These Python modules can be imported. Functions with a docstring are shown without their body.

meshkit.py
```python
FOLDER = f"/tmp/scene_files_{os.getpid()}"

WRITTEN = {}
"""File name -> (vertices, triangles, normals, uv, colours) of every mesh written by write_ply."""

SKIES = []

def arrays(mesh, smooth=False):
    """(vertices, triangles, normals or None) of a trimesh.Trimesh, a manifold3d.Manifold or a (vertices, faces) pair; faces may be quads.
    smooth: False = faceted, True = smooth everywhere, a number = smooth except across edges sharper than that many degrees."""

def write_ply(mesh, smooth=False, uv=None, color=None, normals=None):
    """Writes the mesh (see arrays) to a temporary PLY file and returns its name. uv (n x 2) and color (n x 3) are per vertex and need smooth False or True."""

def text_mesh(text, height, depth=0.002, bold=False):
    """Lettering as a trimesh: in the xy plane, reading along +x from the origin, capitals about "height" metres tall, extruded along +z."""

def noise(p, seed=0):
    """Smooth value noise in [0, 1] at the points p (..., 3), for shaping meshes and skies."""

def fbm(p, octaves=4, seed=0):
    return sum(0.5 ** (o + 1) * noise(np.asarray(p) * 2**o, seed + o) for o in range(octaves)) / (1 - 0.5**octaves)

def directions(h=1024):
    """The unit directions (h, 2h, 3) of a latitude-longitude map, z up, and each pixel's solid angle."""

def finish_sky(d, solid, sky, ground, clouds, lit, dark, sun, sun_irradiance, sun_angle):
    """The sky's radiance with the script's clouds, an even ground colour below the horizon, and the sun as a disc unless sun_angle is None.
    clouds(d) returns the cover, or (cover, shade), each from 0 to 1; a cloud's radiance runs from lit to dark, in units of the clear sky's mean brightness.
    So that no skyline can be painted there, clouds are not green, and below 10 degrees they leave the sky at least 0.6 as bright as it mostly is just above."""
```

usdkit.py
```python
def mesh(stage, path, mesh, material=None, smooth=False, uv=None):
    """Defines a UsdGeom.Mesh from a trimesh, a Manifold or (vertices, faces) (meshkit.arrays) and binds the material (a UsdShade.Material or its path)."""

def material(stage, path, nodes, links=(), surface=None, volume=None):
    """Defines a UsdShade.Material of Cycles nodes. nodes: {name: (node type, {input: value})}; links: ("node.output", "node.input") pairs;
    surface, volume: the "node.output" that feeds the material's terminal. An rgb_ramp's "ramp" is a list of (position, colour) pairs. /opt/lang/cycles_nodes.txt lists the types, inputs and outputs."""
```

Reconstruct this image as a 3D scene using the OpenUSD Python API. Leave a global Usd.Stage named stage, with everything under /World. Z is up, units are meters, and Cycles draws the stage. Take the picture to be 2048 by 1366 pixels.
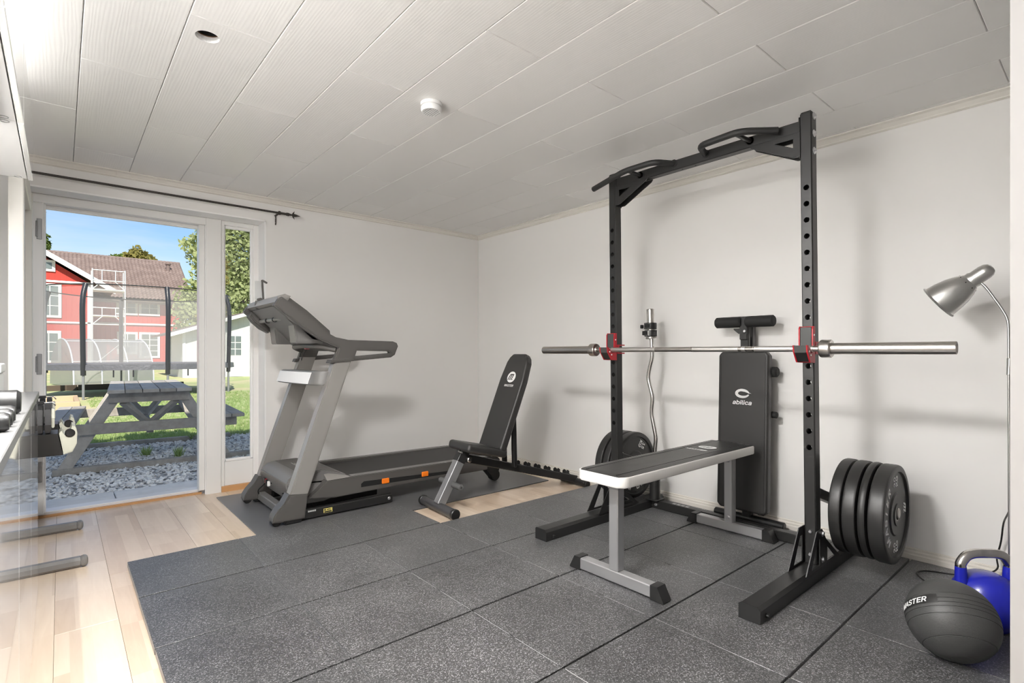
import math, random
import numpy as np, trimesh, usdkit, meshkit
import manifold3d as m3
from shapely.geometry import Polygon
from shapely import affinity
from pxr import Usd, UsdGeom, UsdLux, UsdShade, Gf, Sdf, Vt

stage = Usd.Stage.CreateInMemory()
UsdGeom.Xform.Define(stage, '/World'); UsdGeom.Scope.Define(stage, '/World/Looks')
rng = np.random.default_rng(7)
PI = math.pi
# ---------------------------------------------------------------- camera, sky, sun, lamps, exposure
F, YAW, CAMZ = 1050.4, math.radians(40.69), 1.051
cam = UsdGeom.Camera.Define(stage, '/World/camera')
cam.CreateHorizontalApertureAttr(36.0); cam.CreateFocalLengthAttr(F / 2048 * 36.0)
cam.CreateVerticalApertureOffsetAttr(22.8 / 2048 * 36.0)
cam.CreateClippingRangeAttr(Gf.Vec2f(0.03, 400.0)); cam.CreateFStopAttr(0.0)
cam.CreateExposureAttr(1.0)
s_, c_ = math.sin(YAW), math.cos(YAW)
cam.AddTransformOp().Set(Gf.Matrix4d(c_, -s_, 0, 0, 0, 0, 1, 0, -s_, -c_, 0, 0, 0, 0, CAMZ, 1))
sky = usdkit.material(stage, '/World/Looks/sky', {
    "s": ("sky_texture", {"sky_type": "multiple_scattering", "sun_disc": False, "sun_elevation": math.radians(40), "sun_rotation": math.radians(190), "air_density": 1.0, "aerosol_density": 0.6, "ozone_density": 1.6}),
    "tc": ("texture_coordinate", {}), "mp": ("mapping", {"scale": (1.6, 1.6, 5.0)}),
    "n": ("noise_texture", {"scale": 2.2, "detail": 6.0, "roughness": 0.55, "distortion": 0.4}),
    "r": ("rgb_ramp", {"ramp": [(0.0, (0, 0, 0)), (0.44, (.07, .07, .07)), (0.8, (.65, .65, .65)), (1.0, (.8, .8, .8))]}),
    "m": ("mix_color", {"b": (12.5, 12.6, 12.9)}), "b": ("background_shader", {"strength": 0.039})},
    [("tc.generated", "mp.vector"), ("mp.vector", "n.vector"), ("n.fac", "r.fac"), ("r.color", "m.fac"), ("s.color", "m.a"), ("m.result", "b.color")], surface="b.background")
dome = UsdLux.DomeLight.Define(stage, '/World/sky_light'); dome.CreateIntensityAttr(1.0)
UsdShade.MaterialBindingAPI.Apply(dome.GetPrim()).Bind(sky)
sun = UsdLux.DistantLight.Define(stage, '/World/sun_light'); sun.CreateAngleAttr(0.6); sun.CreateIntensityAttr(0.8); sun.CreateNormalizeAttr(True); sun.CreateColorAttr(Gf.Vec3f(1.0, .94, .84))
sun.AddRotateXYZOp().Set(Gf.Vec3f(50, 0, -14))      # behind the building, 40 degrees up: the house beyond the lawn is in full light

def strip_light(path, pos, look, w, h, power, base=(0, 0, 0), col=(1.0, .985, .965)):
    """a one-sided lamp face: w runs along y, radiant power in watts."""
    l = UsdLux.RectLight.Define(stage, path); l.CreateWidthAttr(w); l.CreateHeightAttr(h); l.CreateIntensityAttr(power / (PI * w * h)); l.CreateColorAttr(Gf.Vec3f(*col))
    z = -np.array(look, float); z /= np.linalg.norm(z); x = np.array([0, 1., 0]); x = x - (x @ z) * z; x /= np.linalg.norm(x); y = np.cross(z, x)
    l.AddTransformOp().Set(Gf.Matrix4d(*x, 0, *y, 0, *z, 0, *map(float, np.array(pos) - np.array(base)), 1))
LAMPS = dict(under=92.0, cove=8.0, hall=4.0, ceiling=47.0)      # added, unseen fill: strip under wall cabinets, cove on top, hall and ceiling lamps
# ---------------------------------------------------------------- helpers
used = {}
def numbered(parent, name):
    k = used.get((parent, name), 0); used[(parent, name)] = k + 1
    return f'{parent}/{name}' if k == 0 else f'{parent}/{name}_{k:03d}'
class N:
    def __init__(s, path, base): s.path, s.base = path, np.array(base, float)
def keys(prim, **kw):
    for k, v in kw.items():
        if v is not None: prim.SetCustomDataByKey({'cat': 'category'}.get(k, k), v)
def thing(name, label=None, cat=None, base=(0, 0, 0), group=None, kind=None):
    p = numbered('/World', name); x = UsdGeom.Xform.Define(stage, p)
    x.AddTranslateOp().Set(Gf.Vec3d(*map(float, base)))
    keys(x.GetPrim(), label=label, cat=cat, group=group, kind=kind)
    return N(p, base)
def as_mesh(m):
    if hasattr(m, 'to_mesh'):
        q = m.to_mesh(); return trimesh.Trimesh(np.array(q.vert_properties[:, :3]), np.array(q.tri_verts), process=False)
    if isinstance(m, list): return trimesh.util.concatenate([as_mesh(q) for q in m])
    return m
def part(t, name, mesh, mat, smooth=35, label=None, kind=None):
    m = as_mesh(mesh).copy(); m.apply_translation(-t.base)
    p = numbered(t.path, name)
    g = usdkit.mesh(stage, p, m, mat, smooth=smooth)
    keys(g.GetPrim(), label=label, kind=kind)
    return N(p, t.base)
def parts(t, name, meshes, mat, **kw):
    for m in meshes: part(t, name, m, mat, **kw)
def solo(name, label, cat, mesh, mat, base=(0, 0, 0), smooth=35, group=None, kind=None):
    m = as_mesh(mesh).copy(); m.apply_translation(-np.array(base, float))
    p = numbered('/World', name); g = usdkit.mesh(stage, p, m, mat, smooth=smooth)
    UsdGeom.Xformable(g).AddTranslateOp().Set(Gf.Vec3d(*map(float, base)))
    keys(g.GetPrim(), label=label, cat=cat, group=group, kind=kind)
    return N(p, base)
def dup(src, loc, rotz=0, label=None, group=None):
    was = stage.GetPrimAtPath(src.path).GetCustomData(); nm = src.path.rsplit('/', 1)[1]
    p = numbered('/World', nm); x = UsdGeom.Xform.Define(stage, p)
    pr = x.GetPrim(); pr.GetReferences().AddInternalReference(src.path)
    x.ClearXformOpOrder(); x.AddTranslateOp().Set(Gf.Vec3d(*map(float, loc)))
    if rotz: x.AddRotateZOp().Set(math.degrees(rotz))
    pr.SetInstanceable(True)
    keys(pr, label=label or was.get('label'), cat=was.get('category'), group=group or was.get('group'))
    return N(p, loc)
def box(x0, x1, y0, y1, z0, z1):
    b = trimesh.creation.box([x1 - x0, y1 - y0, z1 - z0]); b.apply_translation([(x0 + x1) / 2, (y0 + y1) / 2, (z0 + z1) / 2]); return b
def cb(x0, x1, y0, y1, z0, z1, c=.003):
    c = min(c, (x1 - x0) / 2.1, (y1 - y0) / 2.1, (z1 - z0) / 2.1); P = []
    for x, sx in ((x0, 1), (x1, -1)):
        for y, sy in ((y0, 1), (y1, -1)):
            for z, sz in ((z0, 1), (z1, -1)):
                P += [(x + sx * c, y + sy * c, z), (x + sx * c, y, z + sz * c), (x, y + sy * c, z + sz * c)]
    return trimesh.convex.convex_hull(np.array(P))
def rb(x0, x1, y0, y1, z0, z1, r=.01, n=10):
    r = min(r, (x1 - x0) / 2.01, (y1 - y0) / 2.01, (z1 - z0) / 2.01)
    S = [m3.Manifold.sphere(r, n).translate((x, y, z)) for x in (x0 + r, x1 - r) for y in (y0 + r, y1 - r) for z in (z0 + r, z1 - r)]
    return as_mesh(m3.Manifold.batch_hull(S))
def frame_of(d, up=(0, 0, 1)):
    d = np.array(d, float); d /= np.linalg.norm(d); u = np.array(up, float)
    if abs(d @ u) > .97: u = np.array([1., 0, 0])
    a = np.cross(u, d); a /= np.linalg.norm(a); return a, np.cross(d, a), d
def lathe(prof, origin, d, n=40, closed=True):
    """prof: (radius, along) pairs; solid of revolution round the axis through origin."""
    a, b, d = frame_of(d); P = np.array(prof, float); k = len(P); t = np.linspace(0, 2 * PI, n, endpoint=False)
    V = np.array(origin, float) + P[:, None, 0, None] * (np.cos(t)[None, :, None] * a + np.sin(t)[None, :, None] * b) + P[:, None, 1, None] * d
    V = V.reshape(-1, 3); Fs = []
    for i in range(k - 1):
        for j in range(n):
            q = (i * n + j, i * n + (j + 1) % n, (i + 1) * n + (j + 1) % n, (i + 1) * n + j)
            Fs += [(q[0], q[1], q[2]), (q[0], q[2], q[3])]
    m = trimesh.Trimesh(V, Fs, process=False)
    if P[0, 0] < 1e-6 or P[-1, 0] < 1e-6:
        m.merge_vertices(); m.update_faces(m.nondegenerate_faces())
    return m
def cyl(p0, p1, r, n=24, c=None):
    p0, p1 = np.array(p0, float), np.array(p1, float); L = np.linalg.norm(p1 - p0); c = min(r * .25, L * .2, .004) if c is None else c
    pr = [(0, 0), (r - c, 0), (r, c), (r, L - c), (r - c, L), (0, L)] if c > 0 else [(0, 0), (r, 0), (r, L), (0, L)]
    return lathe(pr, p0, p1 - p0, n)
def fillet(path, rad, k=6):
    P = [np.array(p, float) for p in path]; out = [P[0]]
    for i in range(1, len(P) - 1):
        a, b, c = P[i - 1], P[i], P[i + 1]; r1 = min(rad, .45 * np.linalg.norm(a - b)); r2 = min(rad, .45 * np.linalg.norm(c - b))
        s = b + (a - b) / np.linalg.norm(a - b) * r1; e = b + (c - b) / np.linalg.norm(c - b) * r2
        for t in np.linspace(0, 1, k): out.append((1 - t) ** 2 * s + 2 * t * (1 - t) * b + t * t * e)
    out.append(P[-1]); return out
def tube(path, r, n=16):
    P = np.array(path, float); R = np.full(len(P), r) if np.ndim(r) == 0 else np.array(r)
    T = np.gradient(P, axis=0); T /= np.linalg.norm(T, axis=1)[:, None]
    a, b, _ = frame_of(T[0]); V = []; t = np.linspace(0, 2 * PI, n, endpoint=False)
    for i in range(len(P)):
        a = a - (a @ T[i]) * T[i]; a /= np.linalg.norm(a); b = np.cross(T[i], a)
        V.append(P[i] + R[i] * (np.cos(t)[:, None] * a + np.sin(t)[:, None] * b))
    V = np.vstack(V + [P[:1], P[-1:]]); Fs = []; k = len(P)
    for i in range(k - 1):
        for j in range(n):
            q = (i * n + j, i * n + (j + 1) % n, (i + 1) * n + (j + 1) % n, (i + 1) * n + j); Fs += [(q[0], q[1], q[2]), (q[0], q[2], q[3])]
    for j in range(n): Fs += [(k * n, (j + 1) % n, j), (k * n + 1, (k - 1) * n + j, (k - 1) * n + (j + 1) % n)]
    return trimesh.Trimesh(V, Fs, process=False)
AX = {'xz': lambda p: np.stack([p[:, 0], p[:, 2], p[:, 1]], 1), 'xy': lambda p: p, 'yz': lambda p: np.stack([p[:, 2], p[:, 0], p[:, 1]], 1)}
def prism(pts, d0, d1, plane='xz', bev=0.0, holes=()):
    """a polygon in the named plane pushed from d0 to d1 along the third axis; bev steps its rim in."""
    g = pts if isinstance(pts, Polygon) else Polygon(pts, [list(h) for h in holes])
    def ex(q, a, b):
        out = []
        for h in getattr(q, 'geoms', [q]):
            if h.is_empty or b - a < 1e-6: continue
            m = trimesh.creation.extrude_polygon(h, b - a, engine='earcut'); m.apply_translation([0, 0, a]); out.append(m)
        return out
    ms = ex(g, d0, d1) if not bev else ex(g, d0 + bev, d1 - bev) + ex(g.buffer(-bev * .8, join_style=1), d0 + bev * .3, d1 - bev * .3) + ex(g.buffer(-bev * 1.6), d0, d1)
    m = trimesh.util.concatenate(ms); v = AX[plane](np.array(m.vertices))
    f = np.array(m.faces)
    if plane == 'xz': f = f[:, ::-1]
    return trimesh.Trimesh(v, f, process=False)
def hull(pts): return trimesh.convex.convex_hull(np.array(pts, float))
def bar(p0, p1, w, h, up=(0, 0, 1), c=.003):
    p0, p1 = np.array(p0, float), np.array(p1, float); L = np.linalg.norm(p1 - p0); a, b, d = frame_of(p1 - p0, up)
    m = cb(-w / 2, w / 2, -h / 2, h / 2, 0, L, c); M = np.eye(4); M[:3, 0], M[:3, 1], M[:3, 2], M[:3, 3] = a, b, d, p0; m.apply_transform(M); return m
def man(m): return m3.Manifold(m3.Mesh(np.array(m.vertices, np.float32), np.array(m.faces, np.uint32)))
def mbox(x0, x1, y0, y1, z0, z1): return m3.Manifold.cube((x1 - x0, y1 - y0, z1 - z0)).translate((x0, y0, z0))
def mcyl(p, axis, r, L, n=20):
    c = m3.Manifold.cylinder(L, r, r, n).translate((0, 0, -L / 2))
    if axis == 'x': c = c.rotate((0, 90, 0))
    if axis == 'y': c = c.rotate((90, 0, 0))
    return c.translate(tuple(map(float, p)))
def text(s, h, depth=.0008, bold=True, shear=0.0, wide=1.0):
    m = meshkit.text_mesh(s, h, depth, bold); v = np.array(m.vertices); v[:, 0] = v[:, 0] * wide + shear * v[:, 1]
    v[:, 0] -= (v[:, 0].min() + v[:, 0].max()) / 2; v[:, 1] -= h / 2; m.vertices = v; return m
def onto(m, o, u, v):
    """lays a flat mesh (reading along u, up along v) at o."""
    u, v = np.array(u, float), np.array(v, float); u /= np.linalg.norm(u); v = v - (v @ u) * u; v /= np.linalg.norm(v); w = np.cross(u, v)
    q = m.copy(); p = np.array(q.vertices); q.vertices = np.array(o, float) + p[:, :1] * u + p[:, 1:2] * v + p[:, 2:3] * w; return q
def grid(nx, ny, fn):
    U, Vv = np.meshgrid(np.linspace(0, 1, nx), np.linspace(0, 1, ny), indexing='ij'); V = fn(U.ravel(), Vv.ravel()); Fs = []
    i, j = np.meshgrid(np.arange(nx - 1), np.arange(ny - 1), indexing='ij'); a = (i * ny + j).ravel()
    Fs = np.vstack([np.stack([a, a + ny, a + ny + 1], 1), np.stack([a, a + ny + 1, a + 1], 1)])
    return trimesh.Trimesh(V, Fs, process=False)

# ---------------------------------------------------------------- materials
def mat(name, col, rough=.5, metal=0.0, spec=.5, coat=0.0, bump=None, vary=None, obj=False, scale=(1, 1, 1), extra=None):
    """principled; bump = (scale, strength, distance[, detail]); vary = (scale, other colour, low, high) mixes a second colour by noise."""
    n = {"p": ("principled_bsdf", {"base_color": tuple(col), "roughness": rough, "metallic": metal, "specular_ior_level": spec, "coat_weight": coat, **(extra or {})})}; L = []
    if bump or vary:
        n["tc"] = ("texture_coordinate", {}) if obj else ("geometry", {}); src = "tc.object" if obj else "tc.position"
        n["mp"] = ("mapping", {"scale": tuple(scale)}); L.append((src, "mp.vector"))
    if bump:
        n["bn"] = ("noise_texture", {"scale": float(bump[0]), "detail": float(bump[3]) if len(bump) > 3 else 3.0, "roughness": .6})
        n["b"] = ("bump", {"strength": float(bump[1]), "distance": float(bump[2])}); L += [("mp.vector", "bn.vector"), ("bn.fac", "b.height"), ("b.normal", "p.normal")]
    if vary:
        n["vn"] = ("noise_texture", {"scale": float(vary[0]), "detail": 4.0, "roughness": .6})
        n["vr"] = ("map_range", {"from_min": vary[2], "from_max": vary[3], "clamp": True}); n["vm"] = ("mix_color", {"a": tuple(col), "b": tuple(vary[1])})
        L += [("mp.vector", "vn.vector"), ("vn.fac", "vr.value"), ("vr.result", "vm.fac"), ("vm.result", "p.base_color")]
    return usdkit.material(stage, '/World/Looks/' + name, n, L, surface="p.BSDF")
wall_m = mat('wall_paint', (.80, .785, .765), .55, bump=(90, .12, .002))
front_m = mat('front_wall_paint', (.36, .352, .345), .85, spec=.15)  # white wall toned darker to offset the strong light of the added lamps
leaf_m = mat('cream_door_paint', (.70, .685, .64), .4)
trim_m = mat('trim_paint', (.74, .71, .655), .4)
base_m = mat('baseboard_paint', (.72, .685, .625), .38)
white_m = mat('white_gloss_paint', (.84, .83, .815), .3)
reveal_m = mat('reveal_paint', (.88, .875, .865), .45)
def ceil_mat(name, col):
    return usdkit.material(stage, '/World/Looks/' + name, {
        "g": ("geometry", {}), "mp": ("mapping", {"scale": (17.0, 1.5, 1.0)}), "oi": ("object_info", {}), "ad": ("vector_math", {"math_type": "add"}),
        "sc": ("vector_math", {"math_type": "scale", "scale": 9.0}), "cx": ("combine_xyz", {}),
        "w": ("wave_texture", {"bands_direction": "x", "scale": 1.6, "distortion": 9.0, "detail": 3.0, "detail_scale": .8}),
        "b": ("bump", {"strength": .10, "distance": .0012}), "p": ("principled_bsdf", {"base_color": col, "roughness": .38})},
        [("g.position", "mp.vector"), ("oi.random", "cx.x"), ("oi.random", "cx.y"), ("cx.vector", "sc.vector1"), ("mp.vector", "ad.vector1"), ("sc.vector", "ad.vector2"), ("ad.vector", "w.vector"), ("w.fac", "b.height"), ("b.normal", "p.normal")], surface="p.BSDF")
ceil_ms = [ceil_mat('ceiling_board', (.80, .79, .775)), ceil_mat('ceiling_board_pale', (.82, .81, .795))]
def wood_mat(name, a, b, rough=.33):
    return usdkit.material(stage, '/World/Looks/' + name, {
        "g": ("geometry", {}), "oi": ("object_info", {}), "cx": ("combine_xyz", {}), "sc": ("vector_math", {"math_type": "scale", "scale": 23.0}), "ad": ("vector_math", {"math_type": "add"}),
        "mp": ("mapping", {"scale": (14.0, 1.6, 1.0)}), "mp2": ("mapping", {"scale": (15.0, 2.4, 1.0)}),
        "n": ("noise_texture", {"scale": 2.0, "detail": 6.0, "roughness": .65, "distortion": .8}), "v": ("white_noise_texture", {"dimensions": "2D"}), "fl": ("vector_math", {"math_type": "floor"}),
        "mx": ("math", {"math_type": "multiply_add", "value2": .55, "value3": .0}), "m2": ("math", {"math_type": "multiply_add", "value2": .45}),
        "r": ("rgb_ramp", {"ramp": [(.15, a), (.85, b)]}), "p": ("principled_bsdf", {"roughness": rough, "specular_ior_level": .7, "coat_weight": .35, "coat_roughness": .22})},
        [("g.position", "ad.vector1"), ("oi.random", "cx.x"), ("oi.random", "cx.y"), ("cx.vector", "sc.vector1"), ("sc.vector", "ad.vector2"), ("ad.vector", "mp.vector"), ("mp.vector", "n.vector"),
         ("ad.vector", "mp2.vector"), ("mp2.vector", "fl.vector1"), ("fl.vector", "v.vector"), ("n.fac", "mx.value1"), ("v.value", "m2.value1"), ("mx.value", "m2.value3"), ("m2.value", "r.fac"), ("r.color", "p.base_color")], surface="p.BSDF")
wood_ms = [wood_mat('oak_plank', (.57, .42, .295), (.77, .625, .48)), wood_mat('oak_plank_pale', (.61, .465, .34), (.81, .675, .535))]
def rubber(name, a, b, k, rough):
    return usdkit.material(stage, '/World/Looks/' + name, {
        "g": ("geometry", {}), "n": ("noise_texture", {"scale": k, "detail": 3.0, "roughness": .75}), "r": ("rgb_ramp", {"ramp": [(.0, tuple(.55 * x for x in a)), (.42, tuple(.7 * x for x in a)), (.52, a), (.60, b), (.70, tuple(min(1, 2.4 * x) for x in b))]}),
        "w": ("noise_texture", {"scale": 3.1, "detail": 3.0}), "wr": ("map_range", {"from_min": .35, "from_max": .75, "to_min": .8, "to_max": 1.35, "clamp": True}), "h": ("vector_math", {"math_type": "scale"}),
        "b": ("bump", {"strength": .4, "distance": .0015}), "p": ("principled_bsdf", {"roughness": rough, "specular_ior_level": .85, "sheen_weight": .4, "sheen_roughness": .35, "sheen_tint": (.8, .8, .82)})},
        [("g.position", "n.vector"), ("g.position", "w.vector"), ("n.fac", "r.fac"), ("w.fac", "wr.value"), ("r.color", "h.vector1"), ("wr.result", "h.scale"), ("h.vector", "p.base_color"), ("n.fac", "b.height"), ("b.normal", "p.normal")], surface="p.BSDF")
rubber_ms = [rubber('rubber_tile', (.040, .040, .041), (.155, .155, .157), 225., .40), rubber('rubber_tile_worn', (.045, .045, .046), (.17, .17, .172), 225., .40)]
mat_m = rubber('thin_mat', (.055, .055, .057), (.09, .09, .092), 300., .42)
joint_m = mat('tile_underlay', (.006, .006, .006), .95, spec=.05)
black_m = mat('black_powder_coat', (.018, .0178, .0175), .36, bump=(900, .12, .0005))
blackp_m = mat('black_plastic', (.014, .014, .014), .38)
dark_m = mat('dark_recess', (.006, .006, .006), .8)
vinyl_m = mat('black_vinyl', (.020, .0195, .019), .38, bump=(420, .25, .0008))
vinyl2_m = mat('grey_black_vinyl', (.030, .029, .028), .40, bump=(420, .25, .0008))
whitev_m = mat('white_vinyl', (.64, .625, .60), .42, bump=(120, .2, .001))
foam_m = mat('black_foam', (.012, .012, .0118), .75, bump=(300, .2, .001))
gfoam_m = mat('grey_foam', (.10, .10, .10), .7)
silver_m = mat('silver_paint', (.50, .50, .51), .33, .75)
chrome_m = mat('chrome', (.66, .64, .62), .17, 1.0)
steel_m = mat('brushed_steel', (.55, .52, .49), .27, 1.0, bump=(260, .12, .0006), scale=(1, .12, 1))
knurl_m = mat('knurled_steel', (.62, .60, .58), .38, 1.0, bump=(1400, .5, .0006))
zinc_m = mat('zinc_bolt', (.72, .72, .74), .3, .9)
red_m = mat('red_paint', (.42, .012, .022), .35)
redcup_m = mat('cup_liner', (.05, .052, .05), .5)
tsilver_m = mat('treadmill_silver', (.29, .277, .262), .34, .25)
tdark_m = mat('treadmill_dark_grey', (.085, .08, .075), .42)
tmid_m = mat('treadmill_mid_grey', (.16, .155, .15), .42)
belt_m = mat('treadmill_belt', (.028, .026, .025), .6, bump=(700, .3, .0006))
orange_m = mat('orange_plastic', (.85, .19, .01), .4)
yellow_m = mat('yellow_label', (.72, .62, .18), .5)
print_m = mat('white_print', (.80, .80, .79), .5)
print2_m = mat('grey_print', (.42, .42, .41), .5)
lamp_m = mat('brushed_aluminium', (.60, .60, .585), .30, 1.0)
blue_m = mat('blue_paint', (.012, .018, .38), .3, coat=.3)
ball_m = mat('ball_rubber', (.052, .052, .051), .5, bump=(170, .22, .002))
gloss_m = mat('white_high_gloss', (.83, .83, .82), .045, coat=.6)
under_m = mat('cabinet_carcass', (.74, .74, .735), .35)
counter_m = mat('grey_worktop', (.15, .15, .15), .35)
cream_m = mat('cream_plastic', (.62, .62, .52), .45)
rail_m = mat('dark_curtain_rail', (.055, .047, .042), .45, .3)
brownwood_m = mat('cut_chipboard', (.22, .12, .065), .8)
plastic_m = mat('white_plastic', (.84, .84, .83), .38)
alu_m = mat('white_aluminium', (.78, .78, .79), .35)
oakedge_m = mat('oak_edge', (.55, .30, .13), .45)
hinge_m = mat('grey_hinge', (.30, .30, .30), .4, .4)
glass_m = usdkit.material(stage, '/World/Looks/window_glass', {"t": ("transparent_bsdf", {"color": (.96, .97, .965)}), "g": ("glossy_bsdf", {"roughness": .0, "color": (1, 1, 1)}), "f": ("fresnel", {"IOR": 1.5}), "m": ("mix_closure", {})},
                          [("f.fac", "m.fac"), ("t.BSDF", "m.closure1"), ("g.BSDF", "m.closure2")], surface="m.closure")
clear_m = usdkit.material(stage, '/World/Looks/clear_plastic', {"t": ("transparent_bsdf", {"color": (.85, .86, .86)}), "g": ("principled_bsdf", {"base_color": (.7, .7, .7), "roughness": .2}), "m": ("mix_closure", {"fac": .35})},
                          [("t.BSDF", "m.closure1"), ("g.BSDF", "m.closure2")], surface="m.closure")

# ---------------------------------------------------------------- the room
CEIL, XR, YB, XL, YF = 2.235, 3.23, 4.28, -.72, -.06
flr = thing('floor', 'oak plank floor, seen beside the black rubber tiles', 'floor', kind='structure')
part(flr, 'subfloor', box(-.9, 3.4, -1.8, 4.5, -.06, -.012), joint_m, smooth=False)
k = 0
for x0 in np.arange(-.79, 3.3, .193):
    y = -1.8 + [0, .55, 1.1, .3, .85][k % 5] - .6
    while y < 4.5:
        a, b = max(y, -1.8), min(y + 1.38, 4.49)
        if b - a > .05: part(flr, 'plank', cb(x0 + .0004, x0 + .1926, a + .0004, b - .0004, -.012, 0, .0006), wood_ms[(k + int(y * 3)) % 2], smooth=False)
        y += 1.38
    k += 1
ceil = thing('ceiling', 'white wood-grain board ceiling with narrow joints', 'ceiling', kind='structure')
part(ceil, 'backing', m3.Manifold.batch_boolean([mbox(-.9, 3.4, -1.8, 4.6, CEIL + .022, CEIL + .06), mcyl((.418, 2.237, CEIL), 'z', .041, .3, 36)], m3.OpType.Subtract), joint_m, smooth=False)
col = 0
for x0 in np.arange(.06 - 4 * .2815, 3.25, .2815):
    off = 3.32 if col % 2 else 2.725
    for q in range(-4, 3):
        a, b = off + q * 1.2, off + (q + 1) * 1.2
        a, b = max(a, -1.8), min(b, YB)
        if b - a < .03: continue
        xa, xb = x0 + .0008, min(x0 + .2807, XR)
        if xb - xa < .03: continue
        p = cb(xa, xb, a + .0006, b - .0006, CEIL, CEIL + .022, .0028)
        if xa < .418 < xb and a < 2.237 < b: p = man(p) - mcyl((.418, 2.237, CEIL), 'z', .040, .2, 40)
        part(ceil, 'panel', p, ceil_ms[(col + q) % 2], smooth=False)
    col += 1
dl = solo('downlight_hole', 'empty round downlight hole cut in the ceiling, brown raw rim', 'ceiling hole', lathe([(.0405, .001), (.043, .001), (.043, .026), (.0405, .026), (.0405, .001)], (.418, 2.237, CEIL), (0, 0, 1), 48), brownwood_m, (.418, 2.237, CEIL))
part(dl, 'fixture_sleeve', lathe([(.0405, .0262), (.041, .0262), (.041, .10), (0, .10), (0, .098), (.0395, .098), (.0395, .0262)], (.418, 2.237, CEIL), (0, 0, 1), 40), dark_m)

st = dict(kind='structure')
def S(name, label, cat, mesh, m, smooth=False): return solo(name, label, cat, mesh, m, smooth=smooth, kind='structure')
S('wall_right', 'plain white wall behind the black squat rack', 'wall', box(XR, XR + .16, -.06, YB + .3, -.2, 2.6), wall_m)
S('wall_back', 'white wall with the garden door opening, behind the treadmill', 'wall', m3.Manifold.batch_boolean([mbox(-.9, XR, YB, YB + .30, -.2, 2.6), mbox(-.16, 1.19, YB - .1, YB + .5, -.3, 2.058)], m3.OpType.Subtract), wall_m)
S('wall_left', 'white wall behind the cabinets', 'wall', box(-.9, XL, -1.8, YB, -.1, 2.4), wall_m)
S('wall_front', 'white wall end toned grey against strong light, at the very edge of the view', 'wall', [box(1.30, XR, -.06, .1327, 0, CEIL), box(1.30, 1.4, -1.8, -.06, 0, CEIL), box(-.72, 1.4, -1.9, -1.8, 0, CEIL)], front_m)
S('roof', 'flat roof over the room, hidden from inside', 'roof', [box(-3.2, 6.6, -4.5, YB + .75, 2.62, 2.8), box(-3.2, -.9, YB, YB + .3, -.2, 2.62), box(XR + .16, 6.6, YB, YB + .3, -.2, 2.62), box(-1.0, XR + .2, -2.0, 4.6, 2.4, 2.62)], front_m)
# reveal lining, frame, threshold
S('trim_1', 'white lining of the deep door opening', 'trim', [box(-.165, -.157, YB - .004, 4.44, 0, 2.06), box(1.184, 1.194, YB - .004, 4.5, 0, 2.06), box(-.165, 1.194, YB - .004, 4.44, 2.054, 2.064)], reveal_m)
d1 = thing('door_1', 'white terrace door frame standing open to the garden, door leaf swung into the room', 'door', kind='structure')
part(d1, 'frame_head', cb(-.16, .83, 4.44, 4.52, 2.0, 2.056, .004), white_m, smooth=False)
part(d1, 'frame_head', cb(-.078, .80, 4.505, 4.53, 1.975, 2.01, .004), white_m, smooth=False)
part(d1, 'jamb', cb(-.16, -.078, 4.44, 4.52, .03, 2.0, .004), white_m, smooth=False)
part(d1, 'jamb', cb(-.085, -.07, 4.47, 4.53, .03, 2.0, .004), reveal_m, smooth=False)
part(d1, 'jamb', cb(.776, .815, 4.45, 4.53, .03, 2.0, .004), white_m, smooth=False)
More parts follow.
